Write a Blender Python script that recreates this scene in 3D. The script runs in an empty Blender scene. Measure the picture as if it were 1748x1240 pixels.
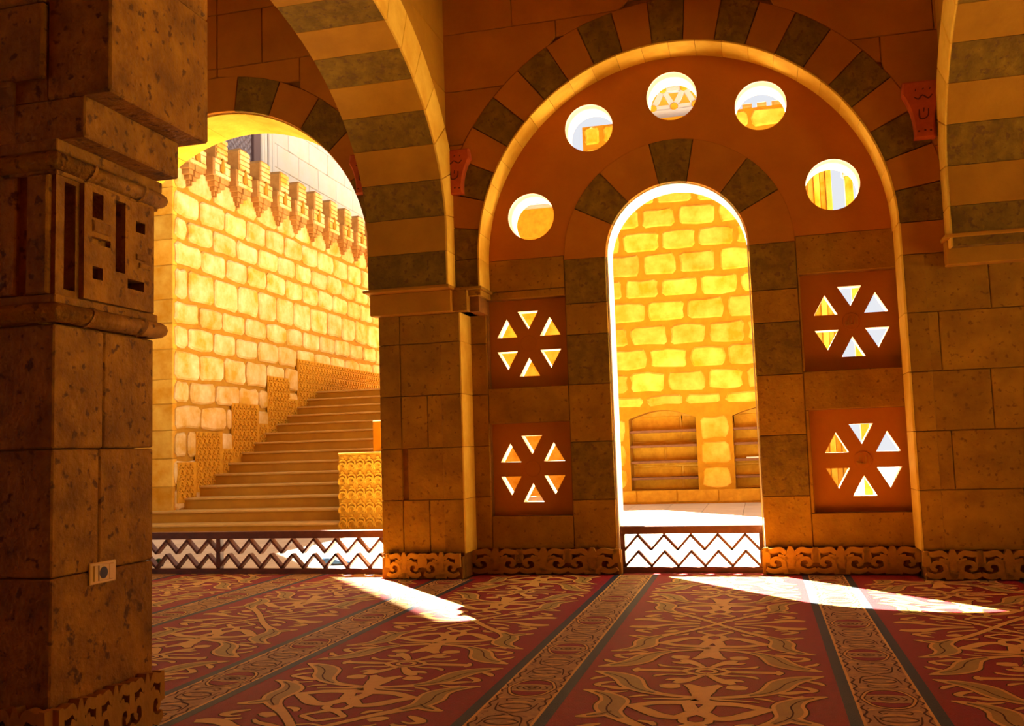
import bpy, bmesh, math, random
from mathutils import Matrix, Vector
from mathutils.geometry import tessellate_polygon
random.seed(7)
sc = bpy.context.scene
C = sc.collection
PI = math.pi

# ---------------------------------------------------------------- camera
cam_d = bpy.data.cameras.new('camera'); cam = bpy.data.objects.new('camera', cam_d); C.objects.link(cam)
cam_d.sensor_width = 36.0; cam_d.lens = 36.0 * 1620 / 1748; cam_d.clip_start = 0.05; cam_d.clip_end = 300
R_ = Vector((0.96761, 0.25041, -0.03212)); U_ = Vector((0.05411, -0.08144, 0.99521)); F_ = Vector((-0.24659, 0.96471, 0.09235))
M = Matrix((R_, U_, -F_)).transposed().to_4x4(); M.translation = Vector((0, 0, 1.05))
cam.matrix_world = M
sc.camera = cam

# ---------------------------------------------------------------- sky, sun, exposure
SUN_STRENGTH = 88.0
SKY_STRENGTH = 1.5
w = bpy.data.worlds.new('sky'); sc.world = w; w.use_nodes = True
nt = w.node_tree; bg = nt.nodes['Background']
tc = nt.nodes.new('ShaderNodeTexCoord'); sx = nt.nodes.new('ShaderNodeSeparateXYZ'); rp = nt.nodes.new('ShaderNodeValToRGB')
nt.links.new(tc.outputs['Generated'], sx.inputs[0]); nt.links.new(sx.outputs['Z'], rp.inputs[0]); nt.links.new(rp.outputs[0], bg.inputs[0])
rp.color_ramp.elements[0].position = 0.0; rp.color_ramp.elements[0].color = (0.66, 0.67, 0.70, 1)
rp.color_ramp.elements[1].position = 0.8; rp.color_ramp.elements[1].color = (0.60, 0.62, 0.68, 1)
bg.inputs[1].default_value = SKY_STRENGTH
sd = bpy.data.lights.new('sun', 'SUN'); sd.energy = SUN_STRENGTH; sd.angle = math.radians(0.55); sd.color = (1.0, 0.93, 0.80)
so = bpy.data.objects.new('sun', sd); C.objects.link(so)
EL = math.radians(51)
sdir = Vector((0.64 * math.cos(EL), -0.768 * math.cos(EL), -math.sin(EL)))
so.rotation_euler = sdir.to_track_quat('-Z', 'Y').to_euler(); so.location = (-8, 16, 20)
sc.view_settings.view_transform = 'Standard'; sc.view_settings.look = 'None'
sc.view_settings.exposure = -0.25; sc.view_settings.gamma = 1.0; sc.view_settings.use_curve_mapping = False

# ---------------------------------------------------------------- materials
def mat(name, c1, c2=None, scale=6.0, rough=0.85, bump=0.3, var=0.0, spec=0.2, sheen=0.0, speck=None, detail=6, lo=0.35, hi=0.7, bscale=None, metal=0.0, coat=0.0):
    m = bpy.data.materials.new(name); m.use_nodes = True
    n = m.node_tree; b = n.nodes['Principled BSDF']
    b.inputs['Roughness'].default_value = rough; b.inputs['Specular IOR Level'].default_value = spec
    b.inputs['Metallic'].default_value = metal
    if sheen:
        b.inputs['Sheen Weight'].default_value = sheen; b.inputs['Sheen Roughness'].default_value = 0.35
        b.inputs['Sheen Tint'].default_value = (1, 0.97, 0.94, 1)
    co = n.nodes.new('ShaderNodeTexCoord')
    nz = n.nodes.new('ShaderNodeTexNoise'); nz.inputs['Scale'].default_value = scale; nz.inputs['Detail'].default_value = detail; nz.inputs['Roughness'].default_value = 0.62
    vec = co.outputs['Object']
    if var:
        oi = n.nodes.new('ShaderNodeObjectInfo'); ad = n.nodes.new('ShaderNodeVectorMath'); ad.operation = 'ADD'
        cb = n.nodes.new('ShaderNodeCombineXYZ'); ml = n.nodes.new('ShaderNodeMath'); ml.operation = 'MULTIPLY'; ml.inputs[1].default_value = 37.0
        n.links.new(oi.outputs['Random'], ml.inputs[0]); n.links.new(ml.outputs[0], cb.inputs[0]); n.links.new(ml.outputs[0], cb.inputs[2])
        n.links.new(co.outputs['Object'], ad.inputs[0]); n.links.new(cb.outputs[0], ad.inputs[1]); vec = ad.outputs[0]
    n.links.new(vec, nz.inputs['Vector'])
    col = None
    if c2 is not None:
        r = n.nodes.new('ShaderNodeValToRGB'); r.color_ramp.elements[0].position = lo; r.color_ramp.elements[1].position = hi
        r.color_ramp.elements[0].color = (*c2, 1); r.color_ramp.elements[1].color = (*c1, 1)
        n.links.new(nz.outputs['Fac'], r.inputs[0]); col = r.outputs[0]
    else:
        rgb = n.nodes.new('ShaderNodeRGB'); rgb.outputs[0].default_value = (*c1, 1); col = rgb.outputs[0]
    if speck:
        sc_, scol, th = speck
        n2 = n.nodes.new('ShaderNodeTexNoise'); n2.inputs['Scale'].default_value = sc_; n2.inputs['Detail'].default_value = 8
        n.links.new(vec, n2.inputs['Vector'])
        r2 = n.nodes.new('ShaderNodeValToRGB'); r2.color_ramp.elements[0].position = th; r2.color_ramp.elements[1].position = th + 0.08
        n.links.new(n2.outputs['Fac'], r2.inputs[0])
        mx = n.nodes.new('ShaderNodeMix'); mx.data_type = 'RGBA'; n.links.new(r2.outputs[0], mx.inputs['Factor'])
        n.links.new(col, mx.inputs['A']); mx.inputs['B'].default_value = (*scol, 1); col = mx.outputs['Result']
    if var:
        hs = n.nodes.new('ShaderNodeHueSaturation'); mr = n.nodes.new('ShaderNodeMapRange')
        mr.inputs['To Min'].default_value = 1 - var; mr.inputs['To Max'].default_value = 1 + var
        n.links.new(oi.outputs['Random'], mr.inputs['Value']); n.links.new(mr.outputs[0], hs.inputs['Value']); n.links.new(col, hs.inputs['Color']); col = hs.outputs[0]
    n.links.new(col, b.inputs['Base Color'])
    if bump:
        n3 = n.nodes.new('ShaderNodeTexNoise'); n3.inputs['Scale'].default_value = bscale or scale * 4; n3.inputs['Detail'].default_value = 5
        n.links.new(vec, n3.inputs['Vector'])
        bp = n.nodes.new('ShaderNodeBump'); bp.inputs['Strength'].default_value = bump; bp.inputs['Distance'].default_value = 0.012
        n.links.new(n3.outputs['Fac'], bp.inputs['Height']); n.links.new(bp.outputs[0], b.inputs['Normal'])
    return m

MT = {}
MT['plaster'] = mat('orange_plaster', (0.53, 0.160, 0.003), (0.43, 0.120, 0.002), 2.2, 0.9, 0.25, bscale=22, lo=0.3, hi=0.75)
MT['red'] = mat('red_orange_stone', (0.50, 0.165, 0.003), (0.40, 0.122, 0.002), 2.5, 0.9, 0.2, var=0.05, bscale=25)
MT['ochre'] = mat('ochre_stone', (0.41, 0.180, 0.002), (0.26, 0.105, 0.001), 4.0, 0.9, 0.6, var=0.08, speck=(26, (0.20, 0.075, 0.001), 0.60), bscale=34)
MT['dark'] = mat('olive_brown_stone', (0.27, 0.138, 0.004), (0.15, 0.070, 0.002), 9.0, 0.92, 0.6, var=0.10, speck=(22, (0.15, 0.062, 0.006), 0.56), bscale=40)
MT['tan'] = mat('tan_arch_stone', (0.47, 0.195, 0.003), (0.37, 0.145, 0.002), 3.0, 0.9, 0.3, var=0.06, bscale=30)
MT['mortar'] = mat('dark_mortar', (0.30, 0.105, 0.006), (0.20, 0.07, 0.004), 14, 0.95, 0.3)
MT['pillar'] = mat('pitted_pillar_stone', (0.49, 0.182, 0.002), (0.24, 0.082, 0.002), 7.0, 0.85, 0.9, var=0.06, speck=(24, (0.15, 0.05, 0.002), 0.58), bscale=42)
MT['relief'] = mat('carved_base_stone', (0.52, 0.22, 0.008), (0.38, 0.15, 0.005), 6, 0.85, 0.4, bscale=30)
MT['reliefshade'] = mat('shaded_ground_stone', (0.30, 0.11, 0.004), (0.22, 0.08, 0.003), 6, 0.9, 0.4, bscale=30)  # base stone darkened to stand for shade between the scrolls
MT['bracket'] = mat('red_carved_capital', (0.55, 0.095, 0.008), (0.40, 0.06, 0.005), 8, 0.85, 0.3)
MT['carved'] = mat('dark_incision', (0.12, 0.025, 0.003), None, 8, 0.95, 0)
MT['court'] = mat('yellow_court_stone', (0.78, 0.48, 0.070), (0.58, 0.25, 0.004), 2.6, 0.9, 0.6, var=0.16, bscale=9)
MT['courtmortar'] = mat('ochre_court_mortar', (0.45, 0.20, 0.005), (0.36, 0.15, 0.003), 5, 0.95, 0.4)
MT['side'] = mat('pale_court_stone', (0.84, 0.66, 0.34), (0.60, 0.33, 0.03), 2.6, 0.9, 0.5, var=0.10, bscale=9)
MT['sidemortar'] = mat('tan_side_mortar', (0.46, 0.25, 0.025), (0.38, 0.19, 0.015), 5, 0.95, 0.4)
MT['upper'] = mat('cream_upper_stone', (0.42, 0.44, 0.48), (0.44, 0.42, 0.38), 2.0, 0.9, 0.2, var=0.05)
MT['merlon'] = mat('brown_merlon_stone', (0.50, 0.27, 0.075), (0.36, 0.17, 0.04), 5, 0.9, 0.3, var=0.04, bscale=20)
MT['stair'] = mat('brown_stair_stone', (0.48, 0.235, 0.012), (0.38, 0.17, 0.008), 2.5, 0.7, 0.15, var=0.04)
MT['nosing'] = mat('stair_tread_stone', (0.60, 0.35, 0.08), (0.50, 0.27, 0.05), 3, 0.6, 0.15)
MT['dado'] = mat('carved_gold_stone', (0.66, 0.34, 0.018), (0.50, 0.23, 0.010), 7, 0.85, 0.4, bscale=30)
MT['paving'] = mat('pale_paving', (0.70, 0.60, 0.44), (0.60, 0.50, 0.34), 2, 0.7, 0.1, var=0.03)
MT['wood'] = mat('dark_brown_wood', (0.22, 0.065, 0.016), (0.13, 0.036, 0.010), 9, 0.5, 0.15, spec=0.4)
MT['shelf'] = mat('brown_shelf', (0.22, 0.09, 0.03), (0.16, 0.06, 0.02), 9, 0.6, 0.1)
MT['lattice'] = mat('purple_brown_lattice', (0.10, 0.065, 0.07), None, 9, 0.7, 0)
MT['latback'] = mat('grey_lattice_back', (0.26, 0.24, 0.30), None, 9, 0.8, 0)
MT['reveal'] = mat('painted_light_pale', (0.92, 0.82, 0.62), (0.88, 0.76, 0.52), 3, 0.9, 0.2)  # pale tone stands for courtyard light on the reveals
MT['litring'] = mat('painted_light_gold', (0.86, 0.50, 0.045), (0.70, 0.34, 0.015), 3.5, 0.9, 0.4, var=0.10, bscale=26)  # gold tone paints the bounced light on arch reveals and faces
MT['brass'] = mat('brass_plate', (0.90, 0.44, 0.03), (0.80, 0.36, 0.02), 5, 0.35, 0.05, spec=0.5)
MT['socket'] = mat('dark_socket', (0.06, 0.022, 0.008), None, 5, 0.5, 0)
MT['floor'] = mat('floor_stone', (0.4, 0.2, 0.06), None, 5, 0.8, 0)
MT['ceil'] = mat('ceiling_plaster', (0.50, 0.16, 0.010), None, 5, 0.9, 0)
MT['cred'] = mat('red_carpet_pile', (0.37, 0.003, 0.005), (0.28, 0.002, 0.003), 30, 0.52, 0.5, spec=0.24, sheen=0.05, bscale=160)
MT['cgold'] = mat('gold_carpet_pile', (0.86, 0.50, 0.095), (0.78, 0.43, 0.075), 20, 0.52, 0.3, spec=0.24, sheen=0.05, bscale=160)
MT['colive'] = mat('olive_carpet_pile', (0.50, 0.315, 0.045), (0.42, 0.255, 0.034), 14, 0.52, 0.3, spec=0.24, sheen=0.05, bscale=160)
MT['cdark'] = mat('brown_carpet_pile', (0.105, 0.040, 0.010), None, 14, 0.9, 0.0, sheen=0.06)
MT['cgrey'] = mat('slate_carpet_pile', (0.030, 0.042, 0.055), (0.022, 0.030, 0.040), 30, 0.52, 0.3, spec=0.24, sheen=0.05, bscale=160)
MT['cband'] = mat('band_carpet_pile', (0.62, 0.34, 0.085), (0.44, 0.23, 0.055), 26, 0.52, 0.3, spec=0.24, sheen=0.05, speck=(34, (0.20, 0.085, 0.02), 0.60), bscale=160)
MT['paper'] = mat('cream_paper', (0.85, 0.78, 0.60), None, 5, 0.8, 0)
MT['blue'] = mat('blue_leather', (0.05, 0.11, 0.22), None, 5, 0.5, 0)
MT['green'] = mat('green_cloth', (0.04, 0.09, 0.03), None, 5, 0.8, 0)
MT['black'] = mat('black_sole', (0.02, 0.02, 0.02), None, 5, 0.7, 0)

# ---------------------------------------------------------------- helpers
def obj(name, bm, m, parent=None, smooth=False):
    me = bpy.data.meshes.new(name)
    if isinstance(bm, bmesh.types.BMesh):
        bmesh.ops.recalc_face_normals(bm, faces=bm.faces); bm.to_mesh(me); bm.free()
    if smooth:
        for p in me.polygons: p.use_smooth = True
    for q in (m if isinstance(m, tuple) else (m,)): me.materials.append(MT[q])
    o = bpy.data.objects.new(name, me); C.objects.link(o)
    if parent: o.parent = parent
    return o
def inst(name, src, parent, mtx):
    o = bpy.data.objects.new(name, src.data); C.objects.link(o); o.parent = parent; o.matrix_local = mtx
    for k in ('label', 'kind'):
        if k in src: o[k] = src[k]
    return o
def thing(name, label, cat, loc=(0, 0, 0), group=None):
    o = bpy.data.objects.new(name, None); C.objects.link(o); o.location = loc; o.empty_display_size = 0.2
    o['label'] = label; o['category'] = cat
    if group: o['group'] = group
    return o
def struct(name, label=None, cat=None):
    o = bpy.data.objects.new(name, None); C.objects.link(o); o['kind'] = 'structure'
    if label: o['label'] = label
    if cat: o['category'] = cat
    return o
# frames map (u, v, depth) -> world
def FY(y0): return lambda u, v, d: (u, y0 + d, v)          # faces -Y
def FXp(x0): return lambda u, v, d: (x0 - d, u, v)         # faces +X
def FXn(x0): return lambda u, v, d: (x0 + d, u, v)         # faces -X
def FZ(z0): return lambda u, v, d: (u, v, z0 - d)          # faces up
def rect(u0, v0, u1, v1): return [(u0, v0), (u1, v0), (u1, v1), (u0, v1)]
def area(p): return 0.5 * sum(p[i][0] * p[(i + 1) % len(p)][1] - p[(i + 1) % len(p)][0] * p[i][1] for i in range(len(p)))
def clean(p):
    q = []
    for a in p:
        if not q or (abs(a[0] - q[-1][0]) + abs(a[1] - q[-1][1])) > 1e-4: q.append(a)
    if len(q) > 1 and (abs(q[0][0] - q[-1][0]) + abs(q[0][1] - q[-1][1])) < 1e-4: q.pop()
    return q
def inset(p, t):
    n = len(p); out = []
    for i in range(n):
        a, b, c = p[i - 1], p[i], p[(i + 1) % n]
        e1 = Vector((b[0] - a[0], b[1] - a[1])); e2 = Vector((c[0] - b[0], c[1] - b[1]))
        if e1.length < 1e-6 or e2.length < 1e-6: out.append(b); continue
        e1.normalize(); e2.normalize()
        n1 = Vector((-e1.y, e1.x)); n2 = Vector((-e2.y, e2.x)); s = n1 + n2
        k = t / max(0.35, 1 + n1.dot(n2)) if (1 + n1.dot(n2)) > 0.02 else t
        out.append((b[0] + s.x * k, b[1] + s.y * k))
    return out
def prism(bm, poly, F, d0, d1, bev=0.0, holes=()):
    """solid with the 2-D outline poly between depth d0 (front) and d1"""
    poly = clean(poly)
    if len(poly) < 3: return
    if area(poly) < 0: poly = poly[::-1]
    hs = [clean(h) for h in holes]
    loops = [poly] + hs
    if bev and not hs:
        ins = inset(poly, bev)
        v0 = [bm.verts.new(F(u, v, d0)) for u, v in ins]
        v1 = [bm.verts.new(F(u, v, d0 + bev)) for u, v in poly]
        v2 = [bm.verts.new(F(u, v, d1)) for u, v in poly]
        n = len(poly)
        for a, b in ((v0, v1), (v1, v2)):
            for i in range(n): bm.faces.new((a[i], a[(i + 1) % n], b[(i + 1) % n], b[i]))
        for L, P in ((v0, ins), (v2, poly)):
            for t in tessellate_polygon([[Vector((u, v, 0)) for u, v in P]]): bm.faces.new([L[k] for k in t])
        return
    fr, bk = [], []
    for L in loops:
        a = [bm.verts.new(F(u, v, d0)) for u, v in L]; b = [bm.verts.new(F(u, v, d1)) for u, v in L]
        n = len(L)
        for i in range(n):
            f = bm.faces.new((a[i], a[(i + 1) % n], b[(i + 1) % n], b[i]))
            if L is not poly and len(L) != 4: f.material_index = 1
        fr += a; bk += b
    for t in tessellate_polygon([[Vector((u, v, 0)) for u, v in L] for L in loops]):
        try: bm.faces.new([fr[k] for k in t]); bm.faces.new([bk[k] for k in t])
        except ValueError: pass
def pris(name, poly, F, d0, d1, m, parent, bev=0.0, holes=()):
    bm = bmesh.new(); prism(bm, poly, F, d0, d1, bev, holes); return obj(name, bm, m, parent)
def box(bm, x0, y0, z0, x1, y1, z1, bev=0.0):
    g = bmesh.ops.create_cube(bm, size=1.0); vs = g['verts']
    for v in vs: v.co = Vector(((x0 + x1) / 2 + v.co.x * (x1 - x0), (y0 + y1) / 2 + v.co.y * (y1 - y0), (z0 + z1) / 2 + v.co.z * (z1 - z0)))
    if bev:
        es = list({e for v in vs for e in v.link_edges}); bmesh.ops.bevel(bm, geom=es, offset=bev, segments=1, affect='EDGES')
def bx(name, x0, y0, z0, x1, y1, z1, m, parent, bev=0.0):
    bm = bmesh.new(); box(bm, x0, y0, z0, x1, y1, z1, bev); return obj(name, bm, m, parent)
def arc(cx, cz, r, a0, a1, n, rz=None):
    rz = rz or r
    return [(cx + r * math.cos(a0 + (a1 - a0) * i / n), cz + rz * math.sin(a0 + (a1 - a0) * i / n)) for i in range(n + 1)]
def circle(cx, cz, r, n=40): return arc(cx, cz, r, 0, 2 * PI, n)[:-1]
def catmull(P, n=6):
    out = []
    Q = [P[0]] + list(P) + [P[-1]]
    for i in range(1, len(Q) - 2):
        a, b, c, d = Q[i - 1], Q[i], Q[i + 1], Q[i + 2]
        for k in range(n):
            t = k / n
            out.append(tuple(0.5 * ((2 * b[j]) + (c[j] - a[j]) * t + (2 * a[j] - 5 * b[j] + 4 * c[j] - d[j]) * t * t + (-a[j] + 3 * b[j] - 3 * c[j] + d[j]) * t ** 3) for j in range(len(b))))
    out.append(tuple(P[-1])); return out
RZ = [0]
def ribbon(bm, P, F, top, base=None, grow=0.0, n=5, smooth=True):
    """stroke through P = [(u, v, width)]; flat at depth top, or a raised relief down to base"""
    if base is None:
        RZ[0] = (RZ[0] + 1) % 40; top -= RZ[0] * 0.000008
    Q = catmull(P, n) if smooth and len(P) > 2 else [tuple(p) for p in P]
    L, Rr = [], []
    for i, p in enumerate(Q):
        a = Q[max(0, i - 1)]; b = Q[min(len(Q) - 1, i + 1)]
        d = Vector((b[0] - a[0], b[1] - a[1]))
        if d.length < 1e-7: d = Vector((1, 0))
        d.normalize(); h = max(0.0008, p[2] / 2 + grow)
        L.append((p[0] - d.y * h, p[1] + d.x * h)); Rr.append((p[0] + d.y * h, p[1] - d.x * h))
    tl = [bm.verts.new(F(u, v, top)) for u, v in L]; tr = [bm.verts.new(F(u, v, top)) for u, v in Rr]
    for i in range(len(Q) - 1): bm.faces.new((tl[i], tr[i], tr[i + 1], tl[i + 1]))
    if base is not None:
        bl = [bm.verts.new(F(u, v, base)) for u, v in L]; br = [bm.verts.new(F(u, v, base)) for u, v in Rr]
        for i in range(len(Q) - 1):
            bm.faces.new((tl[i + 1], bl[i + 1], bl[i], tl[i])); bm.faces.new((tr[i], br[i], br[i + 1], tr[i + 1]))
        bm.faces.new((tl[0], bl[0], br[0], tr[0])); bm.faces.new((tr[-1], br[-1], bl[-1], tl[-1]))

# ================================================================ THE WALL
D = 7.70; D2 = 8.00; D3 = 8.32
AX, AR, AZ, AE = -4.74, 1.50, 2.80, 1.83      # left open arch
BX, BR, BZ, BE = -0.55, 1.69, 2.70, 2.06      # blind arch
DX, DR, DZ, DE = -0.585, 0.595, 2.69, 0.965   # doorway arch
ZT = 6.0
CIRC = [(-1.83, 3.10, 0.207), (-1.285, 3.84, 0.210), (-0.56, 4.035, 0.212), (0.17, 3.86, 0.210), (0.70, 3.13, 0.212)]
PAN = [(-2.265, 1.60, -1.56, 2.38), (-2.27, 0.49, -1.56, 1.29), (0.40, 1.615, 1.17, 2.41), (0.41, 0.48, 1.20, 1.30)]
def arch_hole(cx, r, z0, xl, xr, zi, zb=0.0, n=40):
    """outline of an opening that widens to xl..xr below zi"""
    p = [(xr, zb), (xr, zi), (cx + r, zi), (cx + r, z0)] + arc(cx, z0, r, 0, PI, n)[1:-1] + [(cx - r, z0), (cx - r, zi), (xl, zi), (xl, zb)]
    return p
A_hole = arch_hole(AX, AR, AZ, -6.32, -3.16, 2.43)
B_hole = arch_hole(BX, BR + 0.01, BZ, -2.44, 1.16, 2.25)
D_hole = arch_hole(DX, DR + 0.01, DZ, -1.185, 0.01, 1.0)
def core(y0, y1, openings, holes=()):
    out = [(-9.0, 0.0)]
    for h in openings: out += h[::-1]
    out += [(4.6, 0.0), (4.6, ZT), (-9.0, ZT)]
    bm = bmesh.new(); prism(bm, out, FY(0), y0, y1, 0, holes); return bm
def no_dup(h): return h
wall = struct('wall_back')
obj('mortar_core', core(D + 0.025, D2, [A_hole, B_hole]), 'mortar', wall)
rec = struct('wall_recess')
obj('mortar_core', core(D2 + 0.03, D3, [A_hole, D_hole], [circle(*c) for c in CIRC] + [rect(*p)[::-1] for p in PAN]), ('mortar', 'reveal'), rec)

rows = [(0.0, 0.21), (0.21, 0.66), (0.66, 1.10), (1.10, 1.55), (1.55, 2.00), (2.00, 2.45), (2.45, 2.86), (2.86, 3.28), (3.28, 3.72), (3.72, 4.20), (4.20, 4.72), (4.72, 5.25), (5.25, 5.65), (5.65, 6.0)]
def half(z, z0, e, below, zi):
    if z < zi: return below
    if z < z0: return e
    return math.sqrt(max(0.0, e * e - (z - z0) ** 2))
def sample(z0, z1, n=7): return [z0 + (z1 - z0) * i / n for i in range(n + 1)]
G = 0.0022
def strip_block(F, z0, z1, xl, xr, d0, d1, bev, m, parent, name='stone_block'):
    zs = sample(z0 + G, z1 - G)
    pts = [(max(xl(z), -99), xr(z), z) for z in zs]
    pts = [p for p in pts if p[1] - p[0] > 0.004]
    if len(pts) < 2 or max(p[1] - p[0] for p in pts) < 0.05: return
    straight = all(abs(p[0] - pts[0][0]) < 1e-5 and abs(p[1] - pts[0][1]) < 1e-5 for p in pts)
    if straight: pts = [pts[0], pts[-1]]
    poly = [(p[0], p[2]) for p in pts][::-1] + [(p[1], p[2]) for p in pts]
    pris(name, poly, F, d0, d1, m, parent, bev)
def lay(F, z0, z1, xl, xr, joints, d0, d1, bev, m, parent, name='stone_block'):
    js = [-99] + sorted(joints) + [99]
    for a, b in zip(js[:-1], js[1:]):
        strip_block(F, z0, z1, (lambda z, a=a: max(xl(z) + G, a + G)), (lambda z, b=b: min(xr(z) - G, b - G)), d0, d1, bev, m(0.5 * (z0 + z1), a) if callable(m) else m, parent, name)
def jts(a, b, step, off):
    out = []; x = a + off
    while x < b:
        out.append(x + random.uniform(-0.08, 0.08)); x += step
    return out
# outer wall plane, three regions between the openings
mw = lambda z, a: 'red' if z > 2.45 else 'ochre'
for i, (z0, z1) in enumerate(rows):
    if i == 0: continue
    off = 0.45 if i % 2 else 0.85
    sa = lambda z: half(z, AZ, AE, 1.77, 2.43)
    sb = lambda z: half(z, BZ, BE, 0, 0)
    lay(FY(D), z0, z1, lambda z: -9.0, lambda z: AX - sa(z), jts(-9, -6, 0.8, off), 0, 0.12, 0.006, mw, wall)
    bl = (lambda z: (-2.44 if z < 2.25 else BX - max(BE if z < BZ else 0, half(z, BZ, BE, BE, 0))))
    br = (lambda z: (1.16 if z < 2.45 else BX + max(BE if z < BZ else 0, half(z, BZ, BE, BE, 0))))
    if z1 <= 2.46: mid = [-2.80 + (0.07 if i % 2 else -0.12)] if i in (1, 2, 3) else []
    else: mid = jts(-4.7, -0.6, 1.15, off)
    zb1 = z1
    lay(FY(D), z0, min(z1, 2.25) if i == 5 else z1, lambda z: AX + sa(z), bl, mid, 0, 0.12, 0.006, mw, wall)
    rj = {1: [1.86], 2: [1.40, 2.3], 3: [1.70, 2.5], 4: [1.37, 2.2], 5: [1.74, 2.6]}.get(i, jts(-0.5, 4.5, 1.15, off))
    lay(FY(D), z0, z1, br, lambda z: 4.6, rj, 0, 0.12, 0.006, mw, wall)
# blind arch voussoirs (full depth of the reveal)
def sector(cx, cz, r0, r1, a0, a1, n=4):
    return arc(cx, cz, r0, a0, a1, n) + arc(cx, cz, r1, a1, a0, n)
NV = 21; g = 0.0018
for k in range(NV):
    a0 = PI * k / NV + g; a1 = PI * (k + 1) / NV - g
    dk = k % 2 == 0
    pris('voussoir', sector(BX, BZ, BR, BE if not dk else BE, a0, a1), FY(D), -0.004, 0.30, 'dark' if dk else 'red', wall, 0.004)
for k in range(24):
    a0 = PI * k / 24 + 0.001; a1 = PI * (k + 1) / 24 - 0.001
    pris('lit_reveal_stone', sector(BX, BZ, BR - 0.014, BR + 0.002, a0, a1, 3), FY(D), -0.012, 0.30, 'litring', wall, 0.003)  # thin gold plates, light on the reveal put into their colour
for z0, z1 in ((2.455, 2.70),): pris('lit_reveal_stone', rect(BX - BR - 0.002, z0, BX - BR + 0.014, z1), FY(D), -0.012, 0.30, 'litring', wall, 0.003)
for z0, z1 in ((0.21, 0.66), (0.66, 1.10), (1.10, 1.55), (1.55, 2.0), (2.0, 2.45), (2.45, 2.70)):
    pris('lit_reveal_stone', rect(1.132, z0 + G, 1.149, z1 - G), FY(D), -0.012, 0.30, 'litring', wall, 0.003)
    if z0 < 2.2: pris('lit_reveal_stone', rect(-2.427, z0 + G, -2.412, min(z1, 2.25) - G), FY(D), -0.008, 0.30, 'litring', wall, 0.003)
for k in range(13):
    a0 = PI * k / 13 + g; a1 = PI * (k + 1) / 13 - g
    pris('voussoir', sector(AX, AZ, AR, AE, a0, a1, 5), FY(D), -0.004, 0.62, 'dark' if k % 2 else 'red', wall, 0.004)
for z0, z1, m in ((2.45, 2.70, 'red'),):
    for s in (-1, 1):
        x0, x1 = sorted((BX + s * BR, BX + s * BE))
        pris('voussoir', rect(x0, z0 + G, x1, z1 - G), FY(D), -0.004, 0.30, 'dark' if s < 0 else m, wall, 0.004)
for s in (-1, 1):
    x0, x1 = sorted((AX + s * AR, AX + s * AE))
    pris('voussoir', rect(x0, 2.44, x1, AZ - G), FY(D), -0.004, 0.62, 'red', wall, 0.004)
# jamb stones of the blind arch: right jamb runs to the floor, left one stands back under the impost
for i in range(1, 6):
    z0, z1 = rows[i]
    pris('jamb_stone', rect(1.148, z0 + G, 1.30, min(z1, 2.45) - G), FY(D), -0.004, 0.30, 'ochre', wall, 0.005)
    if z0 < 2.2: pris('jamb_stone', rect(-2.60, z0 + G, -2.425, min(z1, 2.25) - G), FY(D), -0.004, 0.30, 'ochre', wall, 0.005)
# outer jamb of the open arch
for i in range(0, 6):
    z0, z1 = rows[i]
    for x0, x1 in ((-3.162, -2.972), (-6.508, -6.325)):
        pris('jamb_stone', rect(x0, z0 + G, x1, min(z1, 2.43) - G), FY(D), -0.004, 0.62, 'ochre', wall, 0.005)
# right of the recess above the jamb
# ---- recess plane
def rb(x0, z0, x1, z1, m='ochre', d=0.0): pris('stone_block', rect(x0 + G, z0 + G, x1 - G, z1 - G), FY(D2), d, 0.12, m, rec, 0.005)
for sx_, (xa, xb, xc, xd) in ((-1, (-2.44, -2.265, -1.56, -1.56)), (1, (1.17, 1.16, 0.40, 0.36))):
    pass
DL0, DL1 = -1.185, DX - DE      # left leg of the doorway surround
DRR0, DRR1 = 0.01, DX + DE
# rows beside the door (alternating pale and dark), left and right leg
lz = [(0.21, 0.62), (0.62, 1.11), (1.11, 1.60), (1.60, 2.03), (2.03, 2.30), (2.30, 2.69)]
lm = ['ochre', 'dark', 'ochre', 'dark', 'ochre', 'dark']
for (z0, z1), m in zip(lz, lm):
    for x0, x1 in ((DL1, DL0), (DRR0, DRR1)):
        z1_ = z1 - 0.0
        pris('jamb_stone', rect(x0 + G, z0 + G, x1 - G + (0), z1_ - G), FY(D2), -0.004, 0.32, m, rec, 0.005)
pris('jamb_stone', rect(DL1 + G, 0, DL0 - G, 0.21), FY(D2), 0, 0.32, 'ochre', rec)
pris('jamb_stone', rect(DRR0 + G, 0, DRR1 - G, 0.21), FY(D2), 0, 0.32, 'ochre', rec)
for k in range(7):
    a0 = PI * k / 7 + g * 2; a1 = PI * (k + 1) / 7 - g * 2
    dk = k in (1, 3, 5)
    if dk: a0 += 0.03; a1 -= 0.03
    else: a0 -= 0.03; a1 += 0.03
    a0 = max(a0, 0.0); a1 = min(a1, PI)
    pris('voussoir', sector(DX, DZ, DR, DE, a0, a1, 6), FY(D2), -0.006, 0.32, 'dark' if dk else 'red', rec, 0.005)
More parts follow.
